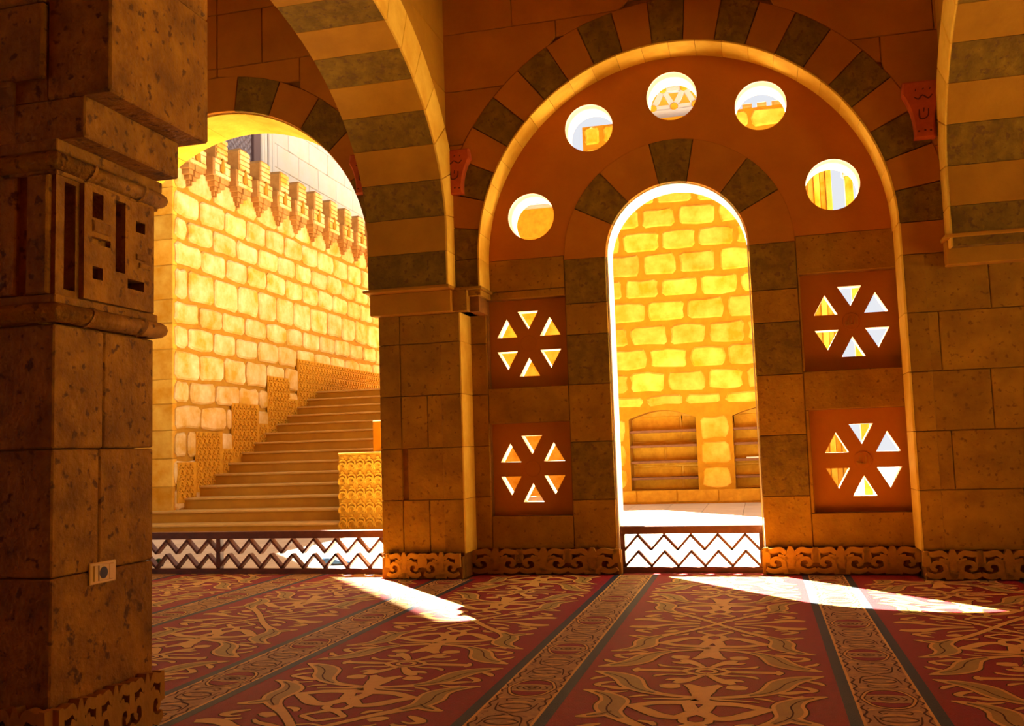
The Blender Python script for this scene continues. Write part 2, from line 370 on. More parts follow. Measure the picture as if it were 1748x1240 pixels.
# blocks left of the panels, between and around
for (z0, z1) in ((0.21, 0.66), (0.66, 1.10), (1.10, 1.55), (1.55, 2.00), (2.00, 2.45)):
    rb(-2.46, z0, -2.27, z1)
rb(-2.27, 0.21, -1.55, 0.49, 'ochre'); rb(-2.27, 1.29, -1.55, 1.60, 'ochre'); rb(-2.46, 2.45, DL1, 2.73, 'ochre'); rb(-2.27, 2.38, -1.55, 2.45, 'ochre')
rb(0.38, 0.21, 1.17, 0.48, 'ochre'); rb(0.38, 1.30, 1.17, 1.615, 'ochre'); rb(0.38, 2.41, 1.17, 2.73, 'ochre')
rb(0.38, 0.48, 0.41, 1.30); rb(0.38, 1.615, 0.40, 2.41); rb(1.17, 1.615, 1.20, 2.41); 
lin = [(-1.183, 0.0), (-1.183, DZ)] + arc(DX, DZ, DR + 0.002, PI, 0, 36)[1:-1] + [(0.008, DZ), (0.008, 0.0)]
lin_in = [(-1.170, 0.0), (-1.170, DZ)] + arc(DX, DZ, DR - 0.010, PI, 0, 36)[1:-1] + [(-0.004, DZ), (-0.004, 0.0)]
pris('lit_reveal_lining', lin + lin_in[::-1], FY(D2), 0.03, 0.325, 'reveal', rec)  # thin pale plate, courtyard light painted onto the door reveal
for k in range(9):
    a0 = PI * k / 9 + 0.002; a1 = PI * (k + 1) / 9 - 0.002
    pris('lit_soffit_stone', sector(AX, AZ, AR - 0.012, AR + 0.002, a0, a1, 6), FY(D), 0.05, 0.625, 'litring', wall, 0)  # gold plates painting the courtyard light on the soffit
# smooth plaster tympanum with the five round openings
ty = [(DX + DE, 2.73)] + [(BX + BR + 0.02, 2.73)] + arc(BX, BZ, BR + 0.02, 0.02, PI - 0.02, 48) + [(BX - BR - 0.02, 2.73), (DX - DE, 2.73)] + arc(DX, DZ, DE, PI - 0.045, 0.045, 30)
pris('tympanum', ty, FY(D2), 0.0, 0.12, ('plaster', 'reveal'), rec, 0, [circle(*c) for c in CIRC])  # sides of the round holes coloured pale as if daylit
# carved stone base band
def scroll_mesh():
    bm = bmesh.new(); F = lambda u, v, d: (u, d, v)
    S = [
        [(-0.15, 0.05, .02), (-0.10, 0.03, .03), (-0.04, 0.06, .03), (-0.05, 0.12, .022), (-0.10, 0.13, .02), (-0.115, 0.09, .018), (-0.09, 0.075, .012)],
        [(0.15, 0.05, .02), (0.10, 0.03, .03), (0.04, 0.06, .03), (0.05, 0.12, .022), (0.10, 0.13, .02), (0.115, 0.09, .018), (0.09, 0.075, .012)],
        [(0, 0.01, .02), (0, 0.06, .045), (0, 0.12, .055), (0, 0.17, .05), (0, 0.225, .01)],
        [(-0.15, 0.20, .012), (-0.11, 0.19, .03), (-0.06, 0.20, .028), (-0.03, 0.165, .02)],
        [(0.15, 0.20, .012), (0.11, 0.19, .03), (0.06, 0.20, .028), (0.03, 0.165, .02)],
        [(-0.15, 0.10, .03), (-0.145, 0.15, .035), (-0.15, 0.215, .02)], [(0.15, 0.10, .03), (0.145, 0.15, .035), (0.15, 0.215, .02)],
        [(-0.05, 0.02, .02), (0.0, 0.035, .03), (0.05, 0.02, .02)],
        [(-0.075, 0.155, .012), (-0.05, 0.145, .02), (-0.02, 0.12, .02)], [(0.075, 0.155, .012), (0.05, 0.145, .02), (0.02, 0.12, .02)],
    ]
    for s in S: ribbon(bm, s, F, -0.036, 0.006, 0.005, n=4)
    return bm
base = struct('baseboard_back')
scroll0 = obj('carved_scroll', scroll_mesh(), 'relief', base)
scroll0.matrix_local = Matrix.Translation((-3.0, D, 0))
first = True
def band(x0, x1, y, parent=base, ret=False):
    n = max(1, round((x1 - x0) / 0.36)); st = (x1 - x0) / n
    bx('base_slab', x0, y + 0.0, 0, x1, y + 0.1, 0.185, 'reliefshade', parent, 0.004)
    for k in range(n):
        inst('carved_scroll', scroll0, parent, Matrix.Translation((x0 + st * (k + .5), y, 0)) @ Matrix.Scale(st / 0.30, 4, (1, 0, 0)))
bpy.data.objects.remove(scroll0) if False else None
scroll0.matrix_local = Matrix.Translation((-2.95, D - 0.03, 0))
bx('base_slab', -3.16, D - 0.03, 0, -2.44, D + 0.05, 0.185, 'reliefshade', base, 0.004)
inst('carved_scroll', scroll0, base, Matrix.Translation((-2.62, D - 0.03, 0)))
band(-2.44, -1.185, D2 - 0.03); band(0.01, 1.15, D2 - 0.03); band(1.15, 4.5, D - 0.03); band(-9.0, -6.32, D - 0.03)
# side returns of the band on the door jambs
for x, s in ((-1.185, 1), (0.01, -1)):
    bx('base_slab', min(x, x + s * 0.03), D2 - 0.03, 0, max(x, x + s * 0.03), D2 + 0.05, 0.2, 'relief', base, 0.004)

# ---- room shell that the frame does not show
fl = struct('floor'); bx('bounce_margin', 3.62, -4.9, -0.014, 7.5, 8.3, 0.0, 'paving', fl); bx('floor_slab', -9, -5, -0.20, 7.5, D3 + 0.02, -0.014, 'floor', fl)  # pale margin added out of view to bounce sun into the hall
cl = struct('ceiling'); bx('ceiling_slab', -9, -5, ZT, 7.5, D3, ZT + 0.25, 'ceil', cl)
wl = struct('wall_left'); ol_ = [(-5.0, 0.0)]
for yc in (0.6, 3.4, 6.2): ol_ += [(yc - 1.2, 0.0), (yc - 1.2, 2.9)] + arc(yc, 2.9, 1.2, PI, 0, 20)[1:-1] + [(yc + 1.2, 2.9), (yc + 1.2, 0.0)]
ol_ += [(D3, 0.0), (D3, ZT), (-5.0, ZT)]
bm = bmesh.new(); prism(bm, ol_, FXp(-9.0), 0, 0.35); obj('arcade_wall', bm, 'ochre', wl)  # unseen wall, its arches added to let light into the left bay
bx('ground_slab', -40, -30, -0.3, -9.4, D3, -0.03, 'paving', wl)
wr = struct('wall_rear'); bx('wall_face', -9.3, -5.3, -0.2, 7.8, -5.0, ZT + 0.25, 'ochre', wr)
# right side: an open arcade of three bays
wri = struct('wall_right')
oh = []
for yc in (2.6, 5.9):
    rr_ = 1.30
    oh.append([(yc - rr_, 0.0), (yc - rr_, 2.9)] + arc(yc, 2.9, rr_, PI, 0, 20)[1:-1] + [(yc + rr_, 2.9), (yc + rr_, 0.0)])
outl = [(-5.0, 0.0)]
for h in oh: outl += h
outl += [(D3, 0.0), (D3, ZT), (-5.0, ZT)]
bm = bmesh.new(); prism(bm, outl, FXn(7.2), 0, 0.35); obj('arcade_wall', bm, 'ochre', wri)
bh = [(4.75, 0.0), (4.75, 2.8)] + arc(5.85, 2.8, 1.1, PI, 0, 24)[1:-1] + [(6.95, 2.8), (6.95, 0.0)]
pris('wall_face', [(4.6, 0)] + bh + [(7.55, 0), (7.55, ZT), (4.6, ZT)], FY(D), 0, 0.6, 'ochre', wall)  # unseen open bay, added to let sun onto the pale margin

# ================================================================ YZ ARCHES
EC, EZ, EA, EB = 5.48, 2.93, 2.02, 1.37
def ell_points(n=400):
    P = [(EC + EA, 2.45)] + [(EC + EA * math.cos(PI * i / n), EZ + EB * math.sin(PI * i / n)) for i in range(n + 1)] + [(EC - EA, 2.45)]
    N = [(1, 0)] + [(math.cos(PI * i / n) / EA, math.sin(PI * i / n) / EB) for i in range(n + 1)] + [(-1, 0)]
    L = [0]
    for a, b in zip(P[:-1], P[1:]): L.append(L[-1] + math.hypot(b[0] - a[0], b[1] - a[1]))
    return P, N, L
EPs, ENs, ELs = ell_points()
def ell_at(s):
    for i in range(len(ELs) - 1):
        if ELs[i + 1] >= s:
            t = (s - ELs[i]) / max(1e-9, ELs[i + 1] - ELs[i])
            p = tuple(EPs[i][j] * (1 - t) + EPs[i + 1][j] * t for j in (0, 1)); n = Vector([ENs[i][j] * (1 - t) + ENs[i + 1][j] * t for j in (0, 1)]).normalized()
            return p, n
    return EPs[-1], Vector(ENs[-1])
def yz_arch(x0, x1, label, zi, open_side, seg=0.30):
    t = thing('striped_arch', label, 'arch', ((x0 + x1) / 2, 0, 0)); ox = (x0 + x1) / 2
    tot = ELs[-1]; n = int(round(tot / seg)); n += (n % 2 == 0)
    for k in range(n):
        s0, s1 = tot * k / n + 0.002, tot * (k + 1) / n - 0.002
        inn = [ell_at(s0 + (s1 - s0) * j / 3) for j in range(4)]
        th = 0.36
        poly = [p for p, _ in inn] + [(p[0] + nn.x * th, p[1] + nn.y * th) for p, nn in inn[::-1]]
        bm = bmesh.new(); prism(bm, poly, FXp(x1 - ox), 0, x1 - x0, 0.006)
        obj('voussoir', bm, 'dark' if k % 2 == 0 else 'tan', t)
        pris('lit_face_stone', poly, FXp(x1 - ox) if open_side > 0 else FXn(x0 - ox), -0.014, 0.004, 'litring', t, 0.004)  # gold facing, side light on the arch put into its colour
    # spandrel wall above the ring, in courses
    def ye(z, side):
        zz = (z - EZ) / (EB + 0.33)
        return EC + side * (EA + 0.33) * math.sqrt(max(0, 1 - zz * zz)) if z > EZ else EC + side * (EA + 0.33)
    z = 2.45
    while z < ZT - 0.01:
        z1 = min(z + 0.44, ZT)
        for side in (-1, 1):
            xl = (lambda q: ye(q, 1)) if side > 0 else (lambda q: 3.0)
            xr = (lambda q: D + 0.02) if side > 0 else (lambda q: ye(q, -1))
            zs = sample(z + G, z1 - G, 4); pts = [(xl(q), xr(q), q) for q in zs if xr(q) - xl(q) > 0.005]
            if len(pts) > 1:
                poly = [(p[0], p[2]) for p in pts][::-1] + [(p[1], p[2]) for p in pts]
                bm = bmesh.new(); prism(bm, poly, FXp(x1 - 0.04 - ox), 0, x1 - x0 - 0.08, 0.003); obj('spandrel_stone', bm, 'tan', t)
        z = z1
    # stepped impost where the ring lands on the wall
    for (za, zb, dy, e) in ((zi, zi + 0.185, 0.10, 0.0), (zi + 0.185, zi + 0.215, 0.21, 0.02)):
        bx('impost_step', x0 - ox - e - 0.03, D - dy, za, x1 - ox + e, D + 0.02, zb, 'tan', t, 0.006)
    return t
la = yz_arch(-3.17, -2.46, 'large striped stone arch between the left pillar and the wall', 2.25, 1)
ra = yz_arch(1.47, 2.20, 'striped stone arch cut by the right edge of the view', 2.33, -1)
# small stepped imposts that carry the blind arch and the open arch
for z0, z1, xa, xb, y in ((2.25, 2.43, -2.46, -2.33, D - 0.06), (2.43, 2.455, -2.46, -2.20, D - 0.06)):
    bx('impost_step', xa, y, z0, xb, D2, z1, 'ochre', wall, 0.005)
bx('impost_step', -2.34, D - 0.02, 2.38, -2.22, D2, 2.43, 'ochre', wall, 0.004)
bx('impost_step', -3.24, D - 0.02, 2.43, -3.10, D + 0.62, 2.46, 'ochre', wall, 0.004)

# ================================================================ PIERCED SCREENS
def tri(cx, cz, s, up, r=0.0):
    h = s * 0.866 * 1.02
    if up: return [(cx - s / 2, cz - h / 3), (cx + s / 2, cz - h / 3), (cx, cz + h * 2 / 3)]
    return [(cx - s / 2, cz + h / 3), (cx, cz - h * 2 / 3), (cx + s / 2, cz + h / 3)]
labs = ['pierced stone screen with six triangles, upper one left of the doorway', 'pierced stone screen with six triangles, lower one left of the doorway',
        'pierced stone screen with six triangles, upper one right of the doorway', 'pierced stone screen with six triangles, lower one right of the doorway']
for i, (x0, z0, x1, z1) in enumerate(PAN):
    cx, cz = (x0 + x1) / 2, (z0 + z1) / 2
    t = thing('pierced_screen', labs[i], 'screen', (cx, D2, z0))
    hs = []
    for k in range(6):
        a = math.radians(30 + 60 * k); rr = 0.225
        hs.append(tri(rr * math.cos(a), (z1 - z0) / 2 + rr * math.sin(a) * 1.04, 0.185, k in (0, 2, 4)))
    bm = bmesh.new(); prism(bm, rect(x0 - cx - 0.02, -0.02, x1 - cx + 0.02, z1 - z0 + 0.02), FY(0), 0.105, 0.235, 0, hs); obj('pierced_slab', bm, ('plaster', 'reveal'), t)  # sides of the triangles coloured pale as if daylit
    # centre disc, barely proud, and the worn emblem
    pris('centre_boss', circle(0, (z1 - z0) / 2, 0.07, 24), FY(0), 0.099, 0.115, 'plaster', t, 0.003)
    if i in (2, 3):
        bm = bmesh.new(); F = FY(0); c = (z1 - z0) / 2
        for s in ([(0.045, c - 0.03, .006), (0.045, c + 0.04, .007)], [(0.022, c + 0.038, .006), (0.020, c - 0.02, .007), (0.005, c - 0.028, .006), (0.0, c - 0.015, .006), (0.0, c + 0.035, .006)],
                  [(0.0, c - 0.02, .006), (-0.014, c - 0.03, .007), (-0.022, c - 0.015, .006), (-0.022, c + 0.03, .006)], [(-0.022, c - 0.018, .006), (-0.036, c - 0.03, .008), (-0.048, c - 0.015, .008), (-0.038, c - 0.002, .006), (-0.032, c - 0.018, .005)],
                  [(-0.022, c + 0.045, .004), (-0.012, c + 0.052, .005), (-0.002, c + 0.045, .004)]):
            bm = bmesh.new(); ribbon(bm, s, F, 0.092, 0.105, 0, n=4); obj('carved_letter', bm, 'relief', t)

# ================================================================ CARVED WALL CAPITALS
def bracket(x, z0, z1, w0, w1, label):
    t = thing('carved_capital', label, 'capital', (x, D, z0)); h = z1 - z0
    prof = [(-w1 / 2, 0), (w1 / 2, 0)] + [(w1 / 2 * 0.98 + (w0 - w1) / 2 * (k / 8) ** 2.2, h * (0.12 + 0.62 * k / 8)) for k in range(9)] + [(w0 / 2 + 0.01, h * 0.78), (w0 / 2, h)]
    prof += [(-a, b) for a, b in prof[::-1]][:-1]
    prof = [p for p in prof if True]
    right = [(w1 / 2, 0)] + [(w1 / 2 * 0.96 + (w0 - w1) / 2 * (k / 8) ** 2.2, h * (0.1 + 0.62 * k / 8)) for k in range(9)] + [(w0 / 2 + 0.012, h * 0.78), (w0 / 2, h)]
    poly = right + [(-a, b) for a, b in right[::-1]]
    pris('capital_body', poly, FY(0), -0.07, 0.02, 'bracket', t, 0.012)
    bm = bmesh.new(); F = FY(0)
    for s in ([(-0.06, h * .72, .008), (-0.03, h * .68, .012), (0.0, h * .74, .01), (0.04, h * .68, .012), (0.07, h * .74, .008)],
              [(-0.05, h * .82, .008), (-0.045, h * .86, .008)], [(0.0, h * .84, .008), (0.012, h * .86, .008)], [(0.05, h * .83, .008), (0.06, h * .86, .008)],
              [(-0.03, h * .5, .008), (-0.03, h * .35, .012), (0.0, h * .33, .01), (0.03, h * .38, .01), (0.035, h * .5, .008)], [(0.0, h * .45, .008), (0.005, h * .52, .01)],
              [(-0.05, h * .12, .012), (-0.035, h * .12, .012)], [(-0.005, h * .13, .012), (0.01, h * .13, .012)], [(0.035, h * .12, .012), (0.05, h * .12, .012)]):
        bm = bmesh.new(); ribbon(bm, s, F, -0.0725, -0.068, 0, n=3); obj('carved_letter', bm, 'carved', t)
bracket(-2.41, 3.27, 3.66, 0.26, 0.14, 'red carved stone capital on the wall left of the blind arch')
bracket(1.36, 3.33, 3.78, 0.27, 0.15, 'red carved stone capital on the wall right of the blind arch')
bracket(-3.26, 3.36, 3.72, 0.24, 0.14, 'red carved stone capital half hidden between the open arch and the large striped arch')

# ================================================================ THE PILLAR
PX, PY0, PY1 = -2.42, 2.86, 3.44
pil = thing('stone_pillar', 'stone pillar in the left foreground with a carved square panel and stepped capital', 'pillar', (-2.85, 3.15, 0)); px_, py_ = -2.85, 3.15
def pb(name, x0, y0, z0, x1, y1, z1, m='pillar', bev=0.006):
    return bx(name, x0 - px_, y0 - py_, z0, x1 - px_, y1 - py_, z1, m, pil, bev)
bx('pillar_core', -3.27 - px_, PY0 + 0.015 - py_, 0, PX - 0.08 - px_, PY1 - 0.015 - py_, 2.3, 'mortar', pil)
for i, (z0, z1, jy, jx) in enumerate(((0.0, 0.20, 3.15, -2.9), (0.20, 0.655, None, -2.85), (0.655, 1.11, 3.11, -3.0), (1.11, 1.56, 3.13, -2.8))):
    ys = [PY0, jy, PY1] if jy else [PY0, PY1]
    for a, b in zip(ys[:-1], ys[1:]):
        pb('stone_block', -2.85 + 0.002, a + (0.002 if a != PY0 else 0), z0 + G, PX, b - (0.002 if b != PY1 else 0), z1 - G)
    for a, b in zip([-3.28, -2.85][:-1], [-3.28, -2.85][1:]):
        pb('stone_block', a, PY0, z0 + G, b - 0.002, PY1, z1 - G)
# rolls with notches, along the front and the right face
def roll(z, r):
    bm = bmesh.new(); n = 12
    path = [(-3.30, PY0 - 0.0), (PX, PY0), (PX, PY1), (-3.30, PY1)]
    import itertools
    ring = [(math.cos(2 * PI * k / n) * r, math.sin(2 * PI * k / n) * r) for k in range(n)]
    dirs = [Vector((0, -1)), Vector((1, -1)), Vector((1, 1)), Vector((0, 1))]
    loops = []
    for p, d in zip(path, dirs):
        loops.append([bm.verts.new((p[0] - px_ + d.x * (c + 0.005), p[1] - py_ + d.y * (c + 0.005), z + s)) for c, s in ring])
    for A, B in zip(loops[:-1], loops[1:]):
        for k in range(n): bm.faces.new((A[k], A[(k + 1) % n], B[(k + 1) % n], B[k]))
    o = obj('roll_moulding', bm, 'pillar', pil, True)
    for y in (3.02, 3.33):          # spiral fillet bands round the roll
        bm = bmesh.new(); k2 = 10
        lo = []
        for e in (-0.008, 0.008):
            lo.append([bm.verts.new((PX - px_ + 0.005 + math.cos(a) * (r + 0.006), y - py_ + e + math.sin(a) * 0.02, z + math.sin(a) * (r + 0.006))) for a in [-PI / 2 + PI * j / k2 for j in range(k2 + 1)]])
        for j in range(k2): bm.faces.new((lo[0][j], lo[0][j + 1], lo[1][j + 1], lo[1][j]))
        obj('roll_fillet', bm, 'pillar', pil)
roll(1.600, 0.036); roll(2.155, 0.036)
pb('stone_block', -3.28, PY0 + 0.0, 1.56, PX - 0.065, PY1, 2.19, 'pillar', 0.003)
pb('panel_fillet', -3.28, PY0 - 0.012, 1.632, PX + 0.012, PY1 + 0.012, 1.665, 'pillar', 0.004)
pb('panel_fillet', -3.28, PY0 - 0.012, 2.108, PX + 0.012, PY1 + 0.012, 2.125, 'pillar', 0.004)
pb('panel_fillet', -3.28, PY0 - 0.02, 2.19, PX + 0.02, PY1 + 0.03, 2.235, 'pillar', 0.004)
# geometric carved panel on the right face (recesses are real holes)
FP = FXp(PX - px_); oy = lambda y: y - py_
hol = [rect(oy(2.905), 1.69, oy(2.965), 2.09), rect(oy(3.03), 1.985, oy(3.092), 2.085), rect(oy(3.165), 1.80, oy(3.225), 2.085), rect(oy(3.29), 1.985, oy(3.35), 2.03),
       rect(oy(3.034), 1.75, oy(3.091), 1.798), rect(oy(3.24), 1.745, oy(3.345), 1.785)]
pris('carved_panel', rect(oy(2.862), 1.665, oy(PY1 - 0.004), 2.108), FP, 0.0, 0.07, 'pillar', pil, 0, hol)
pris('panel_relief', rect(oy(2.985), 1.668, oy(3.41), 2.106), FP, -0.022, 0.002, 'pillar', pil, 0, [h for h in hol[1:]] + [rect(oy(3.03), 1.885, oy(3.135), 1.912)])
pris('panel_relief', rect(oy(3.29), 1.87, oy(3.35), 1.895), FP, -0.030, 0.002, 'pillar', pil, 0.003); pris('panel_relief', rect(oy(3.31), 1.84, oy(3.38), 1.86), FP, -0.030, 0.002, 'pillar', pil, 0.003)
pris('panel_relief', rect(oy(3.03), 1.93, oy(3.13), 1.975), FP, -0.030, 0.002, 'pillar', pil, 0.004)
# fluted front of the capital
FQ = FY(PY0 - py_)
for xa, xb in ((-3.26, -3.12), (-3.06, -2.92), (-2.86, -2.72), (-2.665, -2.575), (-2.53, -2.44)):
    pris('front_fillet', rect(xa - px_, 1.668, xb - px_, 2.106), FQ, -0.02, 0.004, 'pillar', pil, 0.006)
# stepped corbels and springers
pb('corbel_block', -2.90, PY0, 2.235, -2.30, PY1, 2.39, 'pillar', 0.006)
pb('corbel_block', -2.46, PY0 - 0.005, 2.39, -2.19, PY1 + 0.05, 2.93, 'pillar', 0.008)
pb('corbel_block', -2.46, PY0 - 0.005, 2.933, -2.19, PY1 + 0.05, 3.40, 'pillar', 0.008)
pb('corbel_block', -3.28, PY0 - 0.0, 2.235, -2.90, PY1, 2.45, 'pillar', 0.006)
for z0, z1 in ((2.47, 2.76), (2.763, 3.05), (3.053, 3.4), (3.4, 6.0)):
    pb('springer_block', -3.28, PY0 - 0.025, z0, -2.465, PY1 + 0.02, z1, 'pillar', 0.008)
pb('corbel_block', -3.0, PY0 - 0.0, 2.39, -2.462, PY1, 2.475, 'pillar', 0.002)
bm = bmesh.new(); cav = [(PY0 - 0.025 - py_, 2.47), (PY0 + 0.05 - py_, 2.47), (PY0 + 0.05 - py_, 2.235), (PY0 - py_, 2.235)] + [(PY0 - py_ - 0.025 * (1 - math.cos(a)), 2.25 + 0.20 * math.sin(a)) for a in [PI / 2 * j / 8 for j in range(1, 9)]]
prism(bm, cav, FXp(-2.60 - px_), 0, 0.66); obj('cavetto_corbel', bm, 'pillar', pil)
# carved foot
def pfoot():
    bx('foot_slab', -3.30 - px_, PY0 - 0.012 - py_, 0, PX + 0.012 - px_, PY1 + 0.012 - py_, 0.19, 'reliefshade', pil, 0.004)
    for k in range(3):
        mtx = Matrix.Translation((PX - px_ + 0.012, PY0 - py_ + 0.10 + 0.19 * k, 0)) @ Matrix.Rotation(PI / 2, 4, 'Z') @ Matrix.Scale(0.66, 4, (1, 0, 0))
        inst('carved_scroll', scroll0, pil, mtx)
    for k in range(4):
        inst('carved_scroll', scroll0, pil, Matrix.Translation((-3.18 - px_ + 0.22 * k, PY0 - 0.012 - py_, 0)) @ Matrix.Scale(0.74, 4, (1, 0, 0)))
pfoot()
# ================================================================ POWER OUTLET on the pillar
ot = thing('power_outlet', 'brass wall socket plate with a dark round opening low on the foreground pillar', 'socket', (PX, 3.125, 0.645))
bm = bmesh.new(); box(bm, 0.0, -0.075, -0.04, 0.008, 0.075, 0.04, 0.003); obj('cover_plate', bm, 'brass', ot)
bm = bmesh.new(); box(bm, 0.006, -0.055, -0.030, 0.013, 0.055, 0.030, 0.002); obj('inner_frame', bm, 'brass', ot)
pris('round_socket', circle(-0.004, 0, 0.022, 24), FXp(0), -0.0145, -0.010, 'socket', ot)
bm = bmesh.new(); box(bm, 0.010, -0.034, -0.028, 0.0145, -0.030, 0.028); obj('module_gap', bm, 'socket', ot)
bm = bmesh.new(); box(bm, 0.010, 0.028, -0.028, 0.0145, 0.052, 0.028, 0.001); obj('blank_module', bm, 'brass', ot)

# ================================================================ CARPET
car = thing('patterned_carpet', 'red prayer carpet with gold arabesques and gold bands edged in slate grey', 'carpet')
YF = 7.98
def flat(name, x0, y0, x1, y1, z, m): return bx(name, x0, y0, -0.013, x1, y1, z, m, car)
flat('red_field', -8.9, -4.9, 3.6, D - 0.035, 0.0, 'cred'); flat('red_field', -6.30, D - 0.035, -3.18, YF, 0.0, 'cred')
flat('red_field', -2.40, D - 0.035, 1.12, D2 - 0.035, 0.0, 'cred'); flat('red_field', -1.15, D2 - 0.035, -0.02, 8.05, 0.0, 'cred')
def yend(x):
    if -6.25 < x < -3.2: return YF
    if -2.4 < x < 1.12: return D2 - 0.04
    return D - 0.04
def fin(name, bm, m, parent=None, kind=None):
    o = obj(name, bm, m, parent)
    return o
PER = 1.485; BC = 0.455; BW = 0.182
def med_mesh():
    F = FZ(0)
    b1, b2, b3 = bmesh.new(), bmesh.new(), bmesh.new()
    def both(P): return [P, [(-a, b, c) for a, b, c in P]]
    ring = [(0, .15, .012), (.05, .135, .012), (.085, .10, .012), (.105, .05, .012), (.118, 0, .012), (.105, -.05, .012), (.085, -.10, .012), (.05, -.135, .012), (0, -.15, .012)]
    for P in both(ring): ribbon(b1, P, F, -0.0006, None, .007); ribbon(b2, P, F, -0.0010, None, 0)
    # crescents
    for s in (1, -1):
        P = [(-.09, s * .060, .006), (-.05, s * .086, .045), (0, s * .100, .062), (.05, s * .086, .045), (.09, s * .060, .006)]
        ribbon(b1, P, F, -0.0007, None, 0.005); ribbon(b3, P, F, -0.0010, None, 0)
        Q = [(-.10, s * .04, .006), (-.05, s * .050, .009), (0, s * .058, .010), (.05, s * .050, .009), (.10, s * .04, .006)]
        ribbon(b2, Q, F, -0.0012, None, 0)
    # small scrolls
    sc_ = []
    for s in (1, -1):
        sc_ += both([(.0, s * .19, .006), (.04, s * .18, .010), (.07, s * .20, .010), (.06, s * .225, .008), (.035, s * .215, .006)])
        sc_ += both([(.12, s * .10, .006), (.14, s * .15, .012), (.12, s * .20, .012), (.14, s * .26, .012), (.12, s * .31, .010), (.135, s * .36, .008)])
        sc_ += both([(.0, s * .26, .006), (.05, s * .27, .012), (.08, s * .30, .010), (.05, s * .33, .010), (.0, s * .34, .012)])
        sc_ += both([(.10, s * .25, .006), (.08, s * .36, .010), (.03, s * .39, .012), (.0, s * .41, .006)])
        sc_ += both([(.13, s * .02, .006), (.145, s * .05, .012), (.13, s * .08, .006)])
    sc_ += both([(.0, .03, .008), (.03, .02, .010), (.045, 0, .010), (.03, -.02, .010), (.0, -.03, .008)]) + both([(.0, .012, .010), (.02, 0, .012), (0, -.012, .010)])
    sc_ += both([(.06, .03, .008), (.08, 0, .010), (.06, -.03, .008)])
    for P in sc_: ribbon(b1, [(a, b, c * .75) for a, b, c in P], F, -0.0006, None, .001, n=4)
    for s in (1, -1):
        for P in both([(.0, s * .235, .010), (.03, s * .24, .022), (.06, s * .25, .006)]) + both([(.03, s * .30, .006), (.05, s * .302, .016), (.07, s * .305, .006)]) + both([(.07, s * .175, .004), (.10, s * .17, .018), (.115, s * .19, .004)]) + both([(0, s * .37, .012), (.02, s * .37, .018), (.045, s * .36, .004)]):
            ribbon(b2, P, F, -0.0010, None, 0, n=3)
    return b1, b2, b3
mb1, mb2, mb3 = med_mesh()
med = None
def halfmotif():
    S = {}
    # (u, v, width): gold strokes with wide ones carrying an olive heart
    S['wide'] = [
        [(.525, .045, .010), (.47, .075, .045), (.40, .12, .075), (.345, .19, .090), (.315, .28, .085), (.27, .36, .060), (.20, .42, .036), (.11, .455, .026), (.03, .47, .020)],
        [(.515, .40, .012), (.46, .425, .036), (.395, .48, .060), (.355, .56, .088), (.36, .65, .092), (.345, .735, .070), (.29, .82, .044), (.20, .92, .030), (.10, 1.05, .026), (0, 1.2, .024)],
        [(.475, .815, .012), (.43, .80, .036), (.375, .765, .050), (.34, .72, .040)],
        [(.505, 1.09, .030), (.45, 1.075, .048), (.38, 1.09, .046), (.31, 1.135, .034), (.22, 1.17, .022), (.10, 1.19, .014)],
        [(.46, .325, .008), (.41, .335, .028), (.36, .36, .030), (.31, .36, .016)],
    ]
    S['thin'] = [
        [(0, .53, .05), (.05, .555, .044), (.11, .56, .036), (.18, .575, .034), (.25, .615, .030), (.315, .635, .010)],
        [(.27, .632, .030), (.21, .69, .040), (.15, .755, .040), (.08, .775, .034), (.03, .72, .040), (.0, .68, .040)],
        [(.05, .555, .03), (.035, .62, .036), (.02, .68, .04)],
        [(.05, .78, .020), (.045, .83, .024), (0, .855, .024)],
        [(0, .855, .03), (.05, .90, .020), (.09, .95, .018), (.05, .985, .018), (0, 1.02, .016)],
        [(0, .36, .075), (0, .44, .05), (0, .53, .05)],
        [(0, .075, .016), (.045, .06, .018), (.085, .028, .018), (.11, 0, .018)],
        [(0, .040, .014), (.032, .026, .014), (.045, 0, .014)],
        [(.10, 0, .014), (.16, .012, .014), (.22, .008, .020), (.30, .0, .030), (.335, .0, .034)],
        [(.325, -.04, .010), (.335, 0, .02), (.325, .04, .010)],
        [(.07, .06, .014), (.12, .075, .016), (.17, .075, .014), (.215, .095, .020), (.235, .125, .008)],
        [(.02, .085, .018), (.06, .15, .030), (.10, .20, .040), (.13, .235, .022)],
        [(.085, .17, .026), (.135, .165, .030), (.175, .185, .010)],
        [(.10, .285, .035), (.145, .29, .055), (.19, .30, .030)],
        [(0, .36, .07), (.04, .30, .040), (.075, .255, .022)],
        [(.0, 1.06, .012), (.05, 1.08, .012), (.08, 1.12, .012)],
        [(.10, 1.125, .016), (.16, 1.10, .022), (.23, 1.07, .018), (.27, 1.03, .008)],
        [(.215, .985, .030), (.255, .955, .040), (.29, .945, .018)],
        [(.45, .14, .012), (.49, .17, .022), (.515, .21, .010)],
        [(.32, .40, .010), (.38, .425, .016), (.42, .40, .010)],
        [(.30, .50, .010), (.26, .47, .018), (.22, .46, .010)],
        [(.36, .90, .010), (.40, .93, .026), (.44, .975, .026), (.40, 1.0, .016), (.36, .98, .008)],
        [(.22, .84, .010), (.17, .86, .022), (.15, .90, .010)],
        [(.33, 1.02, .010), (.36, 1.04, .020), (.40, 1.035, .010)],
        [(.40, .24, .008), (.44, .26, .022), (.47, .30, .022), (.45, .335, .010)],
        [(.03, .47, .02), (.08, .50, .018), (.16, .505, .014), (.24, .52, .008)],
    ]
    return S
HM = halfmotif()
